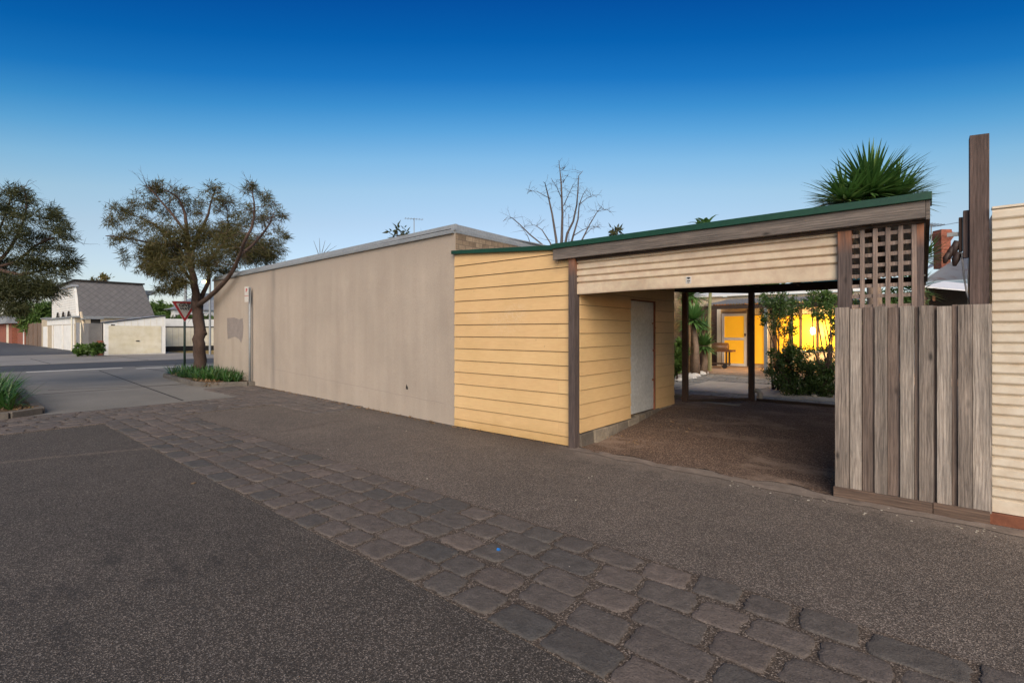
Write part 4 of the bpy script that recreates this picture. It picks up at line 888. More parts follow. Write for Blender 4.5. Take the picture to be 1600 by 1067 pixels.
# mansard house
X_ = -52.0; mh = thing('mansard_house', (X_, 10, 0), 'cream house with steep grey diamond slate mansard roof behind the white garage', 'house')
ym0, ym1 = 7.85, sY(240, X_)
MB().box(-66, X_, ym0, ym1, 0, 2.72).build('wall', M['cream2'], mh)
MB().box(-66.2, X_+0.25, ym0-0.2, ym1+0.2, 2.72, 2.84).build('gutter', M['metal'], mh)
mb = MB(); yt0, yt1 = sY(118, X_-1.3), sY(223, X_-1.3)
bx = [(X_+0.1, ym0+0.25), (X_+0.1, ym1+0.1), (-64, ym1+0.1), (-64, ym0+0.25)]; tx = [(X_-1.3, yt0), (X_-1.3, yt1), (-62.5, yt1), (-62.5, yt0)]
mb.add([p+(2.845,) for p in bx]+[p+(5.75,) for p in tx], [(0,1,5,4),(1,2,6,5),(2,3,7,6),(3,0,4,7),(4,5,6,7)]); mb.build('mansard_roof', M['slate_roof'], mh)
MB().box(-62.6, X_-1.15, yt0-0.12, yt1+0.12, 5.75, 5.87).build('roof_rim', M['dark'], mh)
mb = MB(); mb.slab([(-64, ym0+0.05, 2.85), (X_-0.15, ym0+0.05, 2.85), (X_-1.15, ym0+0.05, 5.25), (-64, ym0+0.05, 5.25)], (0, yt0-ym0, 0)); dm = mb.build('side_dormer', M['white'], mh)
mb = MB(); mb.slab([(-64.3, ym0-0.15, 5.251), (X_-1.0, ym0-0.15, 5.251), (X_-1.1, ym0-0.15, 5.42), (-64.3, ym0-0.15, 5.42)], (0, yt0-ym0+0.3, 0)); mb.build('dormer_roof', M['metal_roof'], dm)
for k in range(11): MB().box(-64, X_-0.25-k*0.09, ym0+0.03, ym0+0.048, 2.98+k*0.2, 3.0+k*0.2).build('board_line', M['pale_paver'], dm)
for x in (-55, -57.5, -60.2): mb = MB(); mb.slab([(x, ym0-0.15, 2.845), (x+0.6, ym0-0.15, 2.845), (x+0.5, ym0-0.15, 3.3)], (0, 0.12, 0)); mb.build('gutter_bracket', M['dark'], mh)
dm2 = MB().box(-60, -55, yt1+0.3, ym1+0.4, 2.85, 5.0).build('side_dormer', M['white'], mh); MB().box(-60.2, -54.6, yt1+0.1, ym1+0.7, 5.001, 5.35).build('dormer_roof', M['metal_roof'], dm2)
for x0_, x1_ in ((-62.5, -58.2), (-57.4, -53.6)):
    d_ = MB().box(x0_, x1_, ym0-0.03, ym0, 0.05, 2.15).build('garage_door', M['white'], mh)
MB().box(-66, -52.4, ym0-0.06, ym0-0.005, 2.2, 2.7).build('fascia', M['white'], mh)
for x in (-52.9, -57.8, -63.1): MB().box(x-0.14, x+0.14, ym0-0.05, ym0-0.004, 0.03, 2.19).build('door_pier', M['white'], mh)
MB().box(X_+0.002, X_+0.03, sY(119, X_), sY(125, X_), 0.05, 2.3).build('side_door', simple('grey door', (0.3, 0.31, 0.33), 0.6, 0.1), mh)
for px in (112, 126): yq = sY(px, X_+0.1); MB().tube([(X_+0.12, yq, 0), (X_+0.12, yq, 2.72 if px == 112 else 2.3)], 0.05, 8).build('downpipe', M['cream'], mh)
lp = thing('leaning_pole', tuple(atX(128, -49))+(0,), 'pale pole leaning against the cream house wall', 'pole')
a = P(126.5, 488, 34); b = P(140.5, 547, 33); MB().tube([b, a], 0.09, 8).build('pole_shaft', M['cream2'], lp)
# laneway side: annex, brown fence, red brick garages
def lx_(px, Y=8.0): return atY(px, Y)[0]
an = thing('cream_annex', (lx_(73), 8, 0), 'small cream garage annex on the laneway left of the mansard house', 'garage')
MB().box(lx_(66), -66.3, 7.95, 13, 0, 2.9).build('wall', M['cream2'], an); MB().box(lx_(69), lx_(75.5), 7.92, 7.95, 0.05, 2.1).build('door', M['white'], an); MB().box(lx_(66)-0.1, -66.25, 7.85, 13, 2.901, 3.0).build('roof', M['metal'], an)
bf = thing('lane_fence', (lx_(52), 8, 0), 'brown timber fence along the far laneway', 'fence'); MB().box(lx_(40)+0.2, lx_(66)-0.1, 8.0, 8.1, 0, 2.5).build('board_panel', M['fence_brown'], bf)
for px in (45, 52, 59): MB().box(lx_(px)-0.15, lx_(px)+0.15, 7.93, 8.0, 0, 2.6).build('fence_post', M['fence_brown'], bf)
bg_ = thing('brick_garage', (lx_(35), 8, 0), 'red brick garage with pale door on the far laneway', 'garage')
MB().box(lx_(29), lx_(40), 7.9, 14, 0, 3.0).build('wall', M['brick_red'], bg_); MB().box(lx_(38.5), lx_(40)-0.2, 7.86, 7.9, 0, 2.5).build('door', M['white'], bg_); MB().box(lx_(29), lx_(40)+0.1, 7.8, 14, 3.0, 3.25).build('roof', M['pale_paver'], bg_)
bg2 = thing('brick_house', (lx_(15), 8, 0), 'red brick house with low grey roof at the far end of the laneway', 'house')
MB().box(-135, lx_(25), 7.6, 16, 0, 2.7).build('wall', M['brick_red'], bg2); MB().box(-136, lx_(25)+0.5, 7.0, 17, 2.701, 3.5).build('roof', M['metal_roof'], bg2); MB().box(lx_(17), lx_(20), 7.55, 7.6, 0, 2.6).build('door', M['cream'], bg2)
eb = thing('pale_building', (-190, 5, 0), 'pale low building closing the far end of the laneway', 'building')
MB().box(-200, -170, -25, 14, 0, 4.2).build('wall', M['cream2'], eb); MB().box(-201, -169.5, -26, 15, 4.2, 5.4).build('roof', M['metal_roof'], eb)
def tree(name, px, ytop, ybase, d, wpx, mt, label, n=2500, ll=0.35, group=None, seed=1, cat='tree', trunk=True, lw=0.16):
    r_ = random.Random(seed); x, y = atd(px, d); zt = zz(ytop, d); zb = max(0.0, zz(ybase, d)); R_ = wpx/FP*d/2
    t = thing(name, (x, y, 0), label, cat, group); m = MB(); h_ = (zt-zb)/2; ctr = Vector((x, y, zb+h_))
    if trunk:
        for k in range(5):
            th = r_.uniform(0, 6.28); q = ctr+Vector((math.cos(th)*R_*0.5, math.sin(th)*R_*0.5, h_*r_.uniform(0, 0.7))); md = Vector((x, y, max(0.3, zb)+h_*0.2)); m.tube([(x, y, 0), tuple(md), tuple((md+q)/2+Vector((0, 0, 0.1*h_))), tuple(q)], [0.06*R_+0.02, 0.04*R_+0.01, 0.02*R_+0.01, 0.008*R_+0.003], 6)
        m.build('trunk', M['bark'], t, smooth=True)
    cl = []
    for k in range(14):
        v = Vector((r_.gauss(0, 1), r_.gauss(0, 1), r_.gauss(0, 1))).normalized()*r_.uniform(0.3, 0.72)
        s_ = r_.uniform(0.3, 0.45); cl.append(((ctr.x+v.x*R_, ctr.y+v.y*R_, ctr.z+v.z*h_), (R_*s_, R_*s_, h_*s_), n/14))
    V, Q = leaves(cl, ll, lw); npmesh('crown', V, Q, mt, t); return t
tree('broadleaf_tree', 168, 425, 470, 66, 72, M['leaf_yellow'], 'yellowing tree top showing over the mansard roof', 3500, 0.5, seed=2)
tree('broadleaf_tree', 262, 466, 520, 62, 60, M['leaf_mid'], 'green tree behind the cream panelled wall right of the mansard', 3500, 0.5, seed=3)
tree('broadleaf_tree', 245, 460, 520, 75, 40, M['leaf_mid'], 'darker green tree just right of the mansard roof', 2500, 0.5, seed=33)
tree('broadleaf_tree', 300, 490, 515, 52, 90, M['leaf_mid'], 'low clipped green hedge showing above the cream panelled wall', 3500, 0.4, seed=4)
tree('broadleaf_tree', 58, 458, 530, 60, 74, M['leaf_mid'], 'leafy green tree hanging over the brown laneway fence', 4000, 0.5, seed=5)
tree('broadleaf_tree', 38, 470, 530, 85, 40, M['leaf_yellow'], 'paler tree behind the red brick garage', 2500, 0.5, seed=6)
tree('flowering_shrub', 130, 536, 557, 31.6, 26, M['leaf_mid'], 'low green shrub at the base of the leaning pole', 1100, 0.22, seed=7, cat='shrub', trunk=False)
tree('flowering_shrub', 150, 532, 558, 31.2, 28, M['leaf_shrub'], 'dark low shrub against the white garage side', 1200, 0.22, seed=8, cat='shrub', trunk=False)
# street lamp, utility pole, distant house behind the wattle
sx, sy = atd(328, 34); sl = thing('street_lamp', (sx, sy, 0), 'lit street lamp glowing behind the forked tree trunk', 'street lamp')
zt2 = zz(440, 34); MB().tube([(sx, sy, 0), (sx, sy, zt2+0.3)], 0.07, 8).build('pole', M['metal'], sl)
q = P(320.5, 440, 34); MB().beam((sx, sy, zt2+0.25), (q.x, q.y, q.z+0.12), 0.06, 0.06).build('arm', M['metal'], sl); MB().box(q.x-0.16, q.x+0.16, q.y-0.16, q.y+0.16, q.z-0.10, q.z+0.06).build('lamp_glass', M['streetglow'], sl, bevel=0.05)
ux, uy = atd(290, 48); up = thing('utility_pole', (ux, uy, 0), 'pale utility pole rising behind the give way sign', 'pole'); MB().tube([(ux, uy, 0), (ux, uy, zz(432, 48))], [0.16, 0.11], 8).build('pole_shaft', M['metal'], up)
MB().beam((ux-0.8, uy-0.8, zz(437, 48)), (ux+0.8, uy+0.8, zz(437, 48)), 0.1, 0.1).build('crossarm', M['bark_grey'], up)
hx, hy = atd(316, 62); dh = thing('white_cottage', (hx, hy, 0), 'white walled cottage with grey roof behind the panelled wall', 'house')
MB().box(hx-6, hx, hy-3.0, hy+9, 0, 4.3).build('wall', M['white'], dh); mb = MB(); mb.add([(hx+.4,hy-3.4,4.3),(hx+.4,hy+9.4,4.3),(hx-6.4,hy+9.4,4.3),(hx-6.4,hy-3.4,4.3),(hx-2,hy+1,6.6),(hx-4,hy+5,6.6)], [(0,1,5,4),(1,2,5),(2,3,4,5),(3,0,4),(0,3,2,1)]); mb.build('roof', M['metal_roof'], dh)
MB().box(hx, hx+0.05, hy-1, hy+0.4, 1.6, 3.4).build('window', M['glass'], dh)
# ================================================================== BEHIND THE ROOFS
def Z4(x, y, d, do=0): return P(680+x/5.3333, 230+y/5.3333, d+do)
BD = 15.5
bt = thing('bare_tree', tuple(atd(875, BD))+(0,), 'bare leafless multi-stemmed tree rising behind the green roof edge', 'tree')
mb = MB(); br_ = random.Random(12)
stems = [([(1015,1000),(1010,780),(975,560),(940,400),(915,300),(900,290)],.06), ([(1040,1000),(1055,760),(1060,560),(1050,300),(1040,200),(1030,110)],.07), ([(1050,1000),(1100,720),(1150,620),(1180,480),(1190,350),(1195,240),(1230,200)],.055),
 ([(1080,1000),(1150,740),(1190,600),(1200,480),(1230,400),(1265,345)],.045), ([(1110,1000),(1220,780),(1290,640),(1350,540),(1385,500)],.04), ([(1000,1000),(960,800),(890,690),(830,650),(760,655)],.035), ([(980,1000),(890,810),(790,730),(700,640),(640,590),(600,585),(565,620)],.04),
 ([(960,430),(900,400),(850,370),(790,365),(765,390)],.018), ([(1200,480),(1260,430),(1310,400),(1345,415)],.018), ([(1350,540),(1400,520),(1440,525),(1460,545)],.015),([(1070,490),(1110,400),(1150,310)],.02),([(1050,420),(1010,330),(965,260)],.018),([(1060,560),(1100,500),(1140,495)],.012),
 ([(1150,740),(1230,690),(1300,660),(1360,670)],.02),([(1110,1000),(1115,700),(1112,560)],.02),([(800,820),(770,740),(730,680),(755,650)],.016),([(1240,740),(1300,680),(1350,665),(1380,680)],.014),([(1065,300),(1085,260),(1110,230)],.014),([(1045,200),(1075,180),(1085,160)],.010)]
for st, r in stems:
    P_ = []; do = 0
    for (x, y) in st: P_.append(Z4(x, y, BD, do)); do += br_.uniform(-.35, .35)
    m_ = len(P_); mb.tube(P_, [max(0.006, r*0.8*(1-0.92*i/(m_-1))) for i in range(m_)], 6)
    dense = []
    for i in range(m_-1):
        for t in range(4): dense.append(P_[i].lerp(P_[i+1], t/4))
    twigs(mb, dense, 9, 0.36, 0.006, br_, up=0.6, kids=(r > 0.017))
mb.build('branches', M['bark_grey'], bt, smooth=True)
def yucca_head(c, L_, n, wd, lo=-0.35, rr=None, bend=0.25):
    rr = rr or random; sp = []
    for i in range(n):
        th = rr.uniform(0, 6.283); s_ = rr.uniform(lo, 1.0); cc = math.sqrt(max(0, 1-s_*s_))
        d = Vector((cc*math.cos(th), cc*math.sin(th), s_)); sp.append((Vector(c)+d*0.07, d, L_*rr.uniform(0.75, 1.05), wd, bend*rr.uniform(0.4, 1.4)))
    return sp
YD = 11.3; yc = P(1359, 303, YD)
yu = thing('yucca', (yc.x, yc.y, 0.2), 'big spiky green yucca head standing above the carport roof', 'yucca')
V, Q = blades(yucca_head(yc, 1.2, 400, 0.085, -0.5, bend=0.25)+yucca_head(yc+Vector((0.42, 0.35, -0.18)), 0.95, 190, 0.08, bend=0.35)+yucca_head(yc+Vector((-0.42, -0.35, -0.18)), 0.95, 190, 0.08, bend=0.35)); npmesh('leaves', V, Q, M['yucca'], yu)
MB().tube([(yc.x, yc.y, 0.2), (yc.x+0.1, yc.y, 2), tuple(yc)], [0.2, 0.15, 0.1], 10).build('trunk', M['bark_pale'], yu, smooth=True)
yc = P(1448, 430, 9.0); yu = thing('yucca', (yc.x, yc.y, 0.2), 'smaller spiky yucca right of the lattice, against the far roof', 'yucca')
V, Q = blades(yucca_head(P(1440, 405, 9.0), 0.55, 110, 0.04)+yucca_head(P(1425, 455, 8.6), 0.5, 90, 0.04)); npmesh('leaves', V, Q, M['yucca'], yu); MB().tube([(yc.x-0.1, yc.y, 0.2), tuple(P(1440, 405, 9.0))], [0.08, 0.05], 8).build('trunk', M['bark_pale'], yu)
yc = P(1395, 480, 12); tree('garden_shrub', 1385, 436, 560, 12, 150, M['leaf_shrub'], 'dark leafy shrub seen through the lattice', 8000, 0.10, seed=41, cat='shrub', lw=0.045)
# banana leaves peeping over the roof
bc = P(1103, 350, 24); bn = thing('banana_plant', (bc.x, bc.y, 0.2), 'broad leaved plant top peeping over the green roof edge', 'plant')
sp = []
for i in range(26): th = random.uniform(0, 6.28); el = random.uniform(0.1, 0.9); sp.append((bc+Vector((random.uniform(-.25, .25), random.uniform(-.25, .25), -0.15)), (math.cos(th)*math.cos(el), math.sin(th)*math.cos(el), math.sin(el)), random.uniform(0.6, 1.0), 0.26, 1.2))
V, Q = blades(sp); npmesh('leaves', V, Q, M['yucca_lt'], bn); MB().tube([(bc.x, bc.y, 0.2), tuple(bc-Vector((0, 0, 0.1)))], [0.12, 0.07], 8).build('stem', M['bark_pale'], bn)
tree('wispy_tree', 632, 352, 400, 40, 60, M['leaf_dark'], 'wispy tree top just above the cream building roof left of the aerial', 220, 0.5, seed=14)
tree('wispy_tree', 962, 350, 400, 36, 36, M['leaf_dark'], 'small wispy tree top right of the bare tree', 260, 0.4, seed=15)
ax, ay = atd(503, 45)
bb = thing('bare_tree', (ax, ay, 0), 'small bare twigs poking above the long cream roof', 'tree'); mb = MB()
for k in range(5): mb.tube([(ax, ay, 2), tuple(P(503+k*3-6, 395, 45)), tuple(P(490+k*9, 372+abs(k-1)*4, 45+k*0.4))], [0.05, 0.03, 0.01], 4)
mb.build('branches', M['bark_grey'], bb)
def antenna(px, ytop, ybot, d, label, s=1.0, rot=0.3):
    x, y = atd(px, d); zt = zz(ytop, d); t = thing('tv_antenna', (x, y, zz(ybot, d)), label, 'antenna', None)
    MB().tube([(x, y, zz(ybot, d)), (x, y, zt)], 0.03*s, 6).build('mast', M['metal'], t)
    m = MB(); u = Vector((RX*math.cos(rot)-FX*math.sin(rot)*-1, RY*math.cos(rot)+FY*math.sin(rot), 0)).normalized(); v = Vector((-u.y, u.x, 0)); c = Vector((x, y, zt-0.05))
    m.tube([c-u*0.7*s, c+u*0.7*s], 0.018*s, 5)
    for k in range(7): q = c+u*(-0.65+0.21*k)*s; m.tube([q-v*0.35*s, q+v*0.35*s], 0.012*s, 4)
    m.build('elements', M['metal'], t)
antenna(647, 341, 372, 30, 'thin tv antenna above the cream building roof', 0.8); antenna(1455, 350, 402, 22, 'tv antenna on mast left of the red brick chimney', 0.9)
# neighbour's house with chimney
nd = 24; nx, ny = atd(1490, nd); nh = thing('neighbour_house', (nx, ny, 0), 'old house with rust stained corrugated roof and red brick chimney at right', 'house')
def rusty():
    m, t, b, N, L = nt('rust stained iron'); v = coords(N, L, (1, 1, 0.35)); f = noise(N, L, v, 2.2, 6, 0.7)
    c = mix(N, L, ramp(N, L, f, [(0.58, 0.0), (0.66, 0.8)]), (0.36, 0.38, 0.41), (0.22, 0.09, 0.055)); L.new(c, b.inputs['Base Color']); b.inputs['Roughness'].default_value = 0.6; return m
a0, a1, a2, a3 = P(1437, 441, 19), P(1580, 434, 19), P(1580, 340, 24.5), P(1505, 397, 24)
mb = MB(); N_ = 90
vs = []; fs = []
for i in range(N_*4+1):
    t = i/(N_*4); lo = a0.lerp(a1, t); hi = a0.lerp(a3, min(1, t*2.2)) if t < 0.4545 else a3.lerp(a2, (t-0.4545)/0.5455)
    w_ = 0.03*math.sin(2*math.pi*t*N_); vs += [lo+Vector((0, 0, w_)), hi+Vector((0, 0, w_))]
for i in range(N_*4): fs.append((2*i, 2*i+2, 2*i+3, 2*i+1))
mb.add(vs, fs); mb.build('roof', rusty(), nh, smooth=True)
b0_, b1_ = P(1435, 419, 24), P(1476, 402, 26)
mb = MB(); mb.slab([P(1448, 421, 25.2), P(1512, 395, 25.2), P(1475, 399, 27), P(1462, 403, 27)], (0, 0, 0.05)); mb.build('rear_roof', M['metal_roof'], nh)
mb = MB(); q = a0.lerp(a1, 0.0)-Vector((0, 0, 0.08)); mb.beam(q, a1-Vector((0, 0, 0.08)), 0.12, 0.12); mb.build('gutter', simple('blue grey gutter', (0.16, 0.22, 0.27), 0.5, 0.1), nh)
mb = MB(); pA, pB = P(1445, 450, 19.4), P(1580, 450, 19.4); mb.slab([(pA.x, pA.y, 0.2), (pB.x, pB.y, 0.2), (pB.x, pB.y, pB.z+0.15), (pA.x, pA.y, pA.z+0.15)], (FX*0.3, FY*0.3, 0)); mb.build('wall', M['darkpost'], nh)
cc = P(1472, 400, nd); chm = MB(); cw = 0.225
prof = [(zz(420, nd), cw), (zz(392, nd), cw), (zz(391, nd), cw*1.08), (zz(389, nd), cw*1.08), (zz(388, nd), cw), (zz(378, nd), cw), (zz(376, nd), cw*1.1), (zz(373, nd), cw*1.28), (zz(370, nd), cw*1.45), (zz(365, nd), cw*1.45), (zz(364, nd), cw*1.15), (zz(360, nd), cw*1.1)]
vs = []; fs = []
for z, r in prof:
    for a, b in ((-1,-1),(1,-1),(1,1),(-1,1)): vs.append(Vector((cc.x, cc.y, z))+Vector((RX, RY, 0))*(a*r)+Vector((FX, FY, 0))*(b*r))
for i in range(len(prof)-1):
    for k in range(4): fs.append((i*4+k, i*4+(k+1) % 4, (i+1)*4+(k+1) % 4, (i+1)*4+k))
fs.append(tuple(len(vs)-4+k for k in range(4))); chm.add(vs, fs); chm.build('chimney', M['brick_red'], nh)
aw = thing('shade_awning', tuple(atd(1480, 13))+(0.2,), 'white awning sheet over a dark opening below the rusty roof', 'awning')
mb = MB(); mb.slab([P(1442, 449, 13), P(1535, 457, 12.5), P(1535, 447, 14.5), P(1475, 441, 15)], (0, 0, 0.03)); mb.build('sheet', M['sail'], aw)
mb = MB(); a, b = P(1452, 451, 14), P(1540, 453, 14); mb.slab([(a.x, a.y, 0.2), (b.x, b.y, 0.2), (b.x, b.y, b.z), (a.x, a.y, a.z)], (FX*0.1, FY*0.1, 0)); mb.build('dark_screen', M['dark'], aw)
# ================================================================== COURTYARD
def ed(a, b, label):
    m = MB(); m.beam(a, b, 0.07, 0.16); return tag(m.build('garden_edging', M['darkbeam']), label, 'edging')
ed((P1.x, P1.y+0.02, 0.19), (P2.x, P2.y+0.02, 0.19), 'dark timber edging between the two rear carport posts'); ed((P2.x+0.1, P2.y, 0.19), (-0.02, P2.y-0.05, 0.19), 'dark timber edging in front of the courtyard shrubs')
q = Vector(gp(1190, 627, 0.2)); tag(MB().tube([(q.x, q.y-0.12, 0.1), (q.x, q.y-0.12, 0.38), (q.x-0.05, q.y-0.10, 0.42), (q.x-0.14, q.y-0.1, 0.42)], 0.05, 12).build('plastic_pipe', M['pvc'], smooth=True), 'short white plastic pipe stub by the rear carport post', 'pipe')
q = gp(1130, 630, 0.2); tag(MB().box(q[0]-0.5, q[0]+0.35, q[1]-0.25, q[1]-0.1, 0.19, 0.225).build('concrete_slab', M['concrete'], bevel=0.008), 'thin grey slab lying before the rear edging', 'slab')
# house at the back, parallel to the alley
HYY = 20.0
ho = thing('rear_house', (atY(1150, HYY)[0], HYY, 0.2), 'rear of house with yellow lit panels under an old iron verandah', 'house')
def hxx(px, Y=HYY): return atY(px, Y)[0]
def hz(px, py, Y=HYY): x = atY(px, Y)[0]; return zz(py, dep(x, Y))
MB().box(hxx(1040), hxx(1350), HYY+0.02, HYY+0.3, 0.2, 2.95).build('wall', M['cream2'], ho)
MB().box(hxx(1080), hxx(1121), HYY-0.03, HYY+0.019, 0.25, 2.6).build('dark_panel', M['darkpost'], ho)
MB().box(hxx(1121), hxx(1127), HYY-0.06, HYY+0.018, 0.25, 2.7).build('door_post', M['cream'], ho)
MB().box(hxx(1127), hxx(1172), HYY-0.05, HYY+0.018, hz(1150, 486), hz(1150, 480)).build('door_head', M['yellow'], ho)
x0, x1 = hxx(1128.5), hxx(1167.5); z0, z1 = 0.28, hz(1148, 490)
sd_ = MB(); f = 0.10
sd_.box(x0, x0+f, HYY-0.06, HYY-0.03, z0, z1); sd_.box(x1-f, x1, HYY-0.06, HYY-0.03, z0, z1); zm = hz(1148, 529)
sd_.box(x0+f, x1-f, HYY-0.06, HYY-0.03, z1-f, z1); sd_.box(x0+f, x1-f, HYY-0.06, HYY-0.03, z0, z0+f); sd_.box(x0+f, x1-f, HYY-0.06, HYY-0.03, zm-0.06, zm+0.04)
dn = sd_.build('screen_door', M['white'], ho)
MB().box(x0+f, x1-f, HYY-0.045, HYY-0.035, z0+f, z1-f).build('lit_mesh', M['glow'], dn); MB().box(x1-0.08, x1-0.03, HYY-0.09, HYY-0.061, zm+0.1, zm+0.2).build('handle', M['black'], dn)
for a, b, mt_, t_, bo in ((1171, 1196, 'glow', 493, 568), (1198, 1210, 'cream2', 495, 570), (1212, 1237, 'glow', 493, 552), (1238, 1251, 'glow_hot', 493, 549), (1252.5, 1277, 'glow_hot', 492, 549), (1278.5, 1306, 'glow_hot', 492, 549), (1308, 1335, 'glow', 492, 549)):
    zt3, zb3 = hz((a+b)/2, t_), hz((a+b)/2, bo); MB().box(hxx(a), hxx(b), HYY-0.03, HYY+0.017, zb3, zt3).build('lit_panel' if 'glow' in mt_ else 'panel', M[mt_], ho)
for px in (1170, 1197, 1211, 1237.5, 1251.7, 1277.7, 1307): x = hxx(px); MB().box(x-0.04, x+0.04, HYY-0.07, HYY-0.031, 0.3, 2.45).build('mullion', M['darkpost'], ho)
# verandah
vf = 17.2; zf = hz(1200, 473, vf); zr_ = zf+0.22
vx0, vx1 = atY(1100, vf)[0], atY(1345, vf)[0]
mb = MB(); corr(mb, vx0, vx1, [(vf, zf), (HYY+0.1, zr_+0.12)], 0.09, 0.018); mb.build('verandah_roof', M['old_roof'], ho, smooth=True)
MB().box(vx0, vx1, vf+0.02, vf+0.08, zf-0.16, zf-0.03).build('verandah_beam', M['darkbeam'], ho)
for k in range(9): x = vx0+0.3+k*0.95; MB().beam((x, vf+0.1, zf-0.04), (x, HYY-0.1, zf+0.22), 0.05, 0.12).build('rafter', M['rafter'], ho)
x = atY(1196, vf)[0]; mb = MB(); mb.box(x-0.05, x+0.05, vf+0.02, vf+0.12, 0.26, zf-0.17); mb.build('verandah_post', M['metal'], ho)
mb = MB(); mb.slab([(hxx(1225), HYY+0.4, 3.15), (hxx(1345), HYY+0.4, 3.15), (hxx(1345), HYY+3, 3.9), (hxx(1225), HYY+3, 3.9)], (0, 0, 0.08)); mb.build('upper_roof', M['green'], ho)
mb = MB(); mb.slab([(hxx(1040), HYY-0.1, 2.96), (hxx(1350), HYY-0.1, 2.96), (hxx(1350), HYY+2, 3.35), (hxx(1040), HYY+2, 3.35)], (0, 0, 0.06)); mb.build('iron_roof', M['white'], ho)
# lamp under the verandah
q = P(1270, 517, dep(hxx(1270), 19.3)); lo = thing('verandah_lamp', (q.x, 19.4, q.z-0.1), 'glowing warm lamp against the yellow panels behind the shrubs', 'lamp')
mb = MB(); n = 10
for i in range(1): mb.tube([(q.x, 19.4, q.z-0.12), (q.x, 19.4, q.z-0.08), (q.x, 19.4, q.z), (q.x, 19.4, q.z+0.08), (q.x, 19.4, q.z+0.12)], [0.03, 0.06, 0.075, 0.06, 0.03], 12)
mb.build('lamp_glass', M['bulb'], lo, smooth=True); MB().tube([(q.x, 19.4, q.z+0.12), (q.x, 19.4, zf+0.1)], 0.012, 6).build('cord', M['black'], lo)
pl = bpy.data.lights.new('verandah_light', 'POINT'); pl.energy = 130; pl.color = (1, 0.62, 0.25); pl.shadow_soft_size = 0.15; po = bpy.data.objects.new('verandah_light', pl); C.objects.link(po); po.parent = lo; po.location = (0, -0.25, 0.1)
# outdoor table and chair silhouettes behind the shrubs
tb = thing('garden_table', (hxx(1262, 18.6), 18.6, 0.26), 'pale garden table behind the shrubs under the lamp', 'table'); cx_ = hxx(1262, 18.6)
MB().box(cx_-0.7, cx_+0.7, 18.2, 18.9, 0.94, 0.98).build('tabletop', M['cream'], tb, bevel=0.01)
for a in (-0.62, 0.62):
    for b in (18.28, 18.82): MB().box(cx_+a-0.03, cx_+a+0.03, b-0.03, b+0.03, 0.26, 0.94).build('leg', M['rafter'], tb)
# barbecue on trolley
q = Vector(gp(1116, 575, 0.26)); bx_, by_ = q.x, q.y+0.2
bq = thing('barbecue_trolley', (bx_, by_, 0.26), 'brown barbecue with raised hood on wheeled trolley left of the screen door', 'barbecue')
u = Vector((1, 0, 0)); mb = MB(); mb.tube([(bx_-0.42, by_, 1.02), (bx_+0.42, by_, 1.02)], 0.17, 14); mb.build('hood', simple('brown enamel', (0.20, 0.10, 0.045), 0.35, 0.1), bq, smooth=True)
MB().box(bx_-0.5, bx_+0.62, by_-0.24, by_+0.24, 0.86, 0.93).build('tray', M['rafter'], bq)
for a in (-0.42, 0.42):
    for b in (-0.18, 0.18): MB().box(bx_+a-0.025, bx_+a+0.025, by_+b-0.025, by_+b+0.025, 0.36, 0.86).build('leg', M['darkpost'], bq)
MB().box(bx_-0.46, bx_+0.46, by_-0.22, by_+0.22, 0.40, 0.44).build('shelf', M['darkpost'], bq)
for a in (-0.38, 0.38): MB().tube([(bx_+a, by_-0.27, 0.34), (bx_+a, by_-0.22, 0.34)], 0.085, 14).build('wheel', M['black'], bq)
# yuccas on pale trunks
def court_yucca(px, py, d, L_, n, base_px, label, lean=0, mt='yucca_lt'):
    c = P(px, py, d); bx, by = atd(base_px, d); t = thing('yucca', (bx, by, 0.22), label, 'yucca'); V, Q = blades(yucca_head(c, L_, int(n*1.4), 0.07, -0.5, bend=0.5)); npmesh('leaves', V, Q, M[mt], t)
    MB().tube([(bx, by, 0.2), ((bx+c.x)/2+0.06, (by+c.y)/2, (0.2+c.z)/2), tuple(c)], [0.14, 0.08, 0.06], 10).build('trunk', M['bark_pale'], t, smooth=True)
court_yucca(1083, 500, 15.2, 0.68, 170, 1087, 'courtyard yucca with the big starburst head left of the screen door')
court_yucca(1100, 541, 15.8, 0.5, 120, 1098, 'low courtyard yucca on a fat pale trunk beside the barbecue')
court_yucca(1078, 462, 16.2, 0.8, 170, 1084, 'tallest courtyard yucca, its head touching the rear beam')
court_yucca(1062, 480, 17.0, 0.8, 150, 1070, 'courtyard yucca at the far left beside the store wall', mt='yucca')
court_yucca(1098, 512, 17.0, 0.45, 80, 1100, 'small courtyard yucca head behind the starburst one')
cn = P(1109, 520, 16.8); cq = thing('bamboo_cane', (cn.x, cn.y, 0.2), 'pale upright cane stem beside the courtyard yuccas', 'plant'); MB().tube([(cn.x, cn.y, 0.2), tuple(P(1108, 500, 16.8)), tuple(P(1110, 455, 16.8))], [0.07, 0.06, 0.05], 8).build('stem', simple('pale green cane', (0.30, 0.30, 0.14), 0.6, 0.15), cq)
tree('garden_shrub', 1058, 520, 592, 13.8, 30, M['leaf_mid'], 'green bushy shrub low behind the store corner', 2200, 0.12, seed=42, cat='shrub', lw=0.06)
tree('broadleaf_tree', 1150, 432, 482, 30, 150, M['leaf_mid'], 'green tree beyond the rear house roof', 4500, 0.28, seed=44)
tree('broadleaf_tree', 1085, 428, 500, 26, 70, M['leaf_dark'], 'dark tree behind the courtyard yuccas', 3000, 0.28, seed=45)
random.seed(11); npx = [(1078,589),(1083,587),(1088,586),(1093,583),(1098,581),(1102,579),(1106,577),(1109,574),(1081,592),(1087,589),(1095,586),(1101,583),(1106,580),(1075,592),(1090,583),(1097,578),(1104,573),(1072,590),(1068,593),(1062,595)]
lab = 'white rock in the border around the courtyard yuccas'
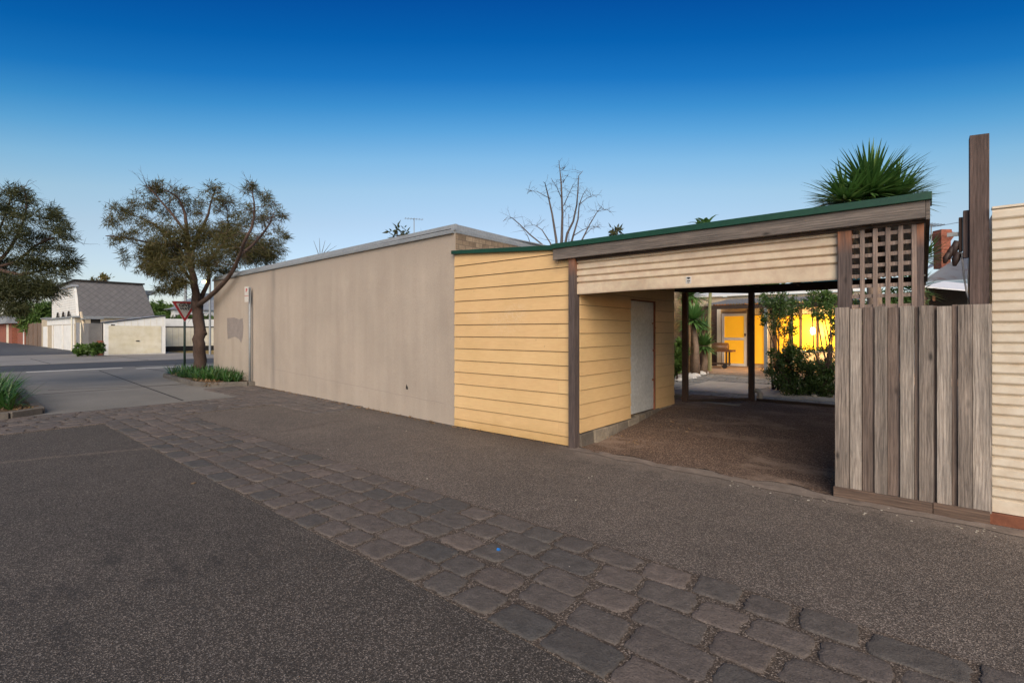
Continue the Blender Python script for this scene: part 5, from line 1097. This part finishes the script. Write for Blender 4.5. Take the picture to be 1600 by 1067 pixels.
for i, (a, b) in enumerate(npx):
    x, y = gp(a, b, 0.22); s_ = random.uniform(0.09, 0.16); m = MB(); vs = []; fs = []; nn = 8
    for j, (rr2, zz2) in enumerate(((0.7, 0.0), (1.0, 0.35), (0.8, 0.75), (0.35, 0.95))):
        for k in range(nn): th = 6.283*k/nn; jj = random.uniform(0.8, 1.15); vs.append((x+math.cos(th)*s_*rr2*jj*1.2, y+math.sin(th)*s_*rr2*jj*0.8, 0.20+zz2*s_))
    for j in range(3):
        for k in range(nn): fs.append((j*nn+k, j*nn+(k+1) % nn, (j+1)*nn+(k+1) % nn, (j+1)*nn+k))
    fs.append(tuple(3*nn+k for k in range(nn))); m.add(vs, fs); tag(m.build('garden_rock', M['stone_white']), lab, 'rock', 'white rocks around the yuccas')
# shrubs in front of the lit wall: fine stems and small leaves
def shrub(px_list, base, d, label, seed, n=1800, mt='leaf_shrub', stems=7, ll=0.062, lw=0.026):
    r_ = random.Random(seed); bx, by = base; t = thing('garden_shrub', (bx, by, 0.2), label, 'shrub', None); m = MB(); cl = []
    for (px, py, r, k) in px_list:
        c = P(px, py, d+r_.uniform(-0.45, 0.45)); R_ = r/FP*d; cl.append(((c.x, c.y, c.z), (R_*1.15, R_*1.15, R_*1.05), k*1.7))
        mid = Vector(((bx+c.x)/2+r_.gauss(0, 0.08), (by+c.y)/2+r_.gauss(0, 0.08), 0.2+(c.z-0.2)*0.5)); m.tube([(bx+r_.gauss(0, 0.1), by+r_.gauss(0, 0.1), 0.18), tuple(mid), (c.x, c.y, c.z)], [0.022, 0.015, 0.006], 5)
        for q in range(8): v = Vector([r_.gauss(0, 1) for _ in range(3)]).normalized()*R_; m.tube([(c.x-v.x*.2, c.y-v.y*.2, c.z-v.z*.2-0.03), (c.x+v.x, c.y+v.y, c.z+v.z*0.9)], [0.006, 0.002], 3)
    m.build('stems', M['bark'], t, smooth=True); V, Q = leaves(cl, ll, lw); npmesh('foliage', V, Q, M[mt], t)
shrub([(1218,470,22,700),(1205,485,18,420),(1232,488,16,380),(1212,505,16,300),(1226,520,14,240),(1240,470,10,160),(1200,470,12,200),(1238,510,9,110),(1195,500,8,90)], atd(1222, 11.6), 11.6, 'tall dark shrub right of the second rear post', 51)
shrub([(1283,472,20,560),(1297,485,16,360),(1272,465,14,300),(1300,465,12,260),(1303,520,12,200),(1296,545,12,200),(1268,482,10,120),(1285,500,10,110),(1305,500,9,140)], atd(1292, 11.0), 11.0, 'taller bright green shrub beside the right hand post', 52, mt='leaf_mid')
shrub([(1230,560,20,600),(1250,560,20,600),(1222,580,20,520),(1245,585,22,700),(1265,575,18,520),(1235,602,20,560),(1258,605,18,480),(1212,572,12,160),(1270,595,16,420),(1212,555,10,150),(1240,545,12,220)], atd(1243, 10.9), 10.9, 'low spreading dark shrub behind the edging', 53)
shrub([(1285,580,16,480),(1298,590,16,480),(1285,605,16,480),(1300,612,14,380),(1275,612,12,300),(1298,570,12,260)], atd(1292, 10.8), 10.8, 'low dense shrub in the right corner of the courtyard', 54)
random.seed(13)
for (a, b) in ((1292, 618), (1300, 616), (1272, 622), (1284, 617), (1296, 622)):
    x, y = gp(a, b, 0.2); s_ = 0.06; m = MB(); m.tube([(x-s_, y, 0.21), (x-s_*0.4, y, 0.24), (x+s_*0.5, y, 0.24), (x+s_, y, 0.21)], [0.02, s_*0.8, s_*0.7, 0.02], 7); tag(m.build('garden_rock', M['pvc'], smooth=True), 'small pale stone under the right courtyard shrubs', 'rock', 'pale stones under the shrubs')
tag(MB().tube([gp(777, 862)+(0.02,), gp(781, 863)+(0.02,)], 0.011, 6).build('bottle_cap', simple('blue plastic', (0.02, 0.16, 0.5), 0.4, 0.05)), 'tiny blue plastic scrap lying on the bluestone strip', 'litter')
tag(MB().beam(gp(300, 756)+(0.004,), gp(305, 754)+(0.004,), 0.03, 0.004).build('dead_leaf', M['litter']), 'single pale fallen leaf on the asphalt', 'leaf')

tag(MB().tube([P(1457, 353, 22), P(1480, 351, 17), P(1512, 345, 11)], 0.008, 4).build('overhead_wire', M['cable']), 'thin overhead wire running from the tv antenna to the tall post', 'wire')
cl = []
for k in range(26): s_ = 0.3+k*0.32; p = W(s_, 0.10, 0); cl.append(((p.x, p.y, 0.012), (0.18, 0.07, 0.012), 22))
for k in range(8): cl.append(((-5.9+k*0.27, 5.68, 0.012), (0.15, 0.06, 0.01), 10))
cl += [((-2.5, 7.6, 0.16), (1.0, 1.2, 0.01), 80), ((-3, 6.6, 0.075), (0.6, 0.5, 0.01), 30)]
V, Q = leaves(cl, 0.035, 0.014); tag(npmesh('leaf_litter', V, Q, M['litter']), kind='stuff')
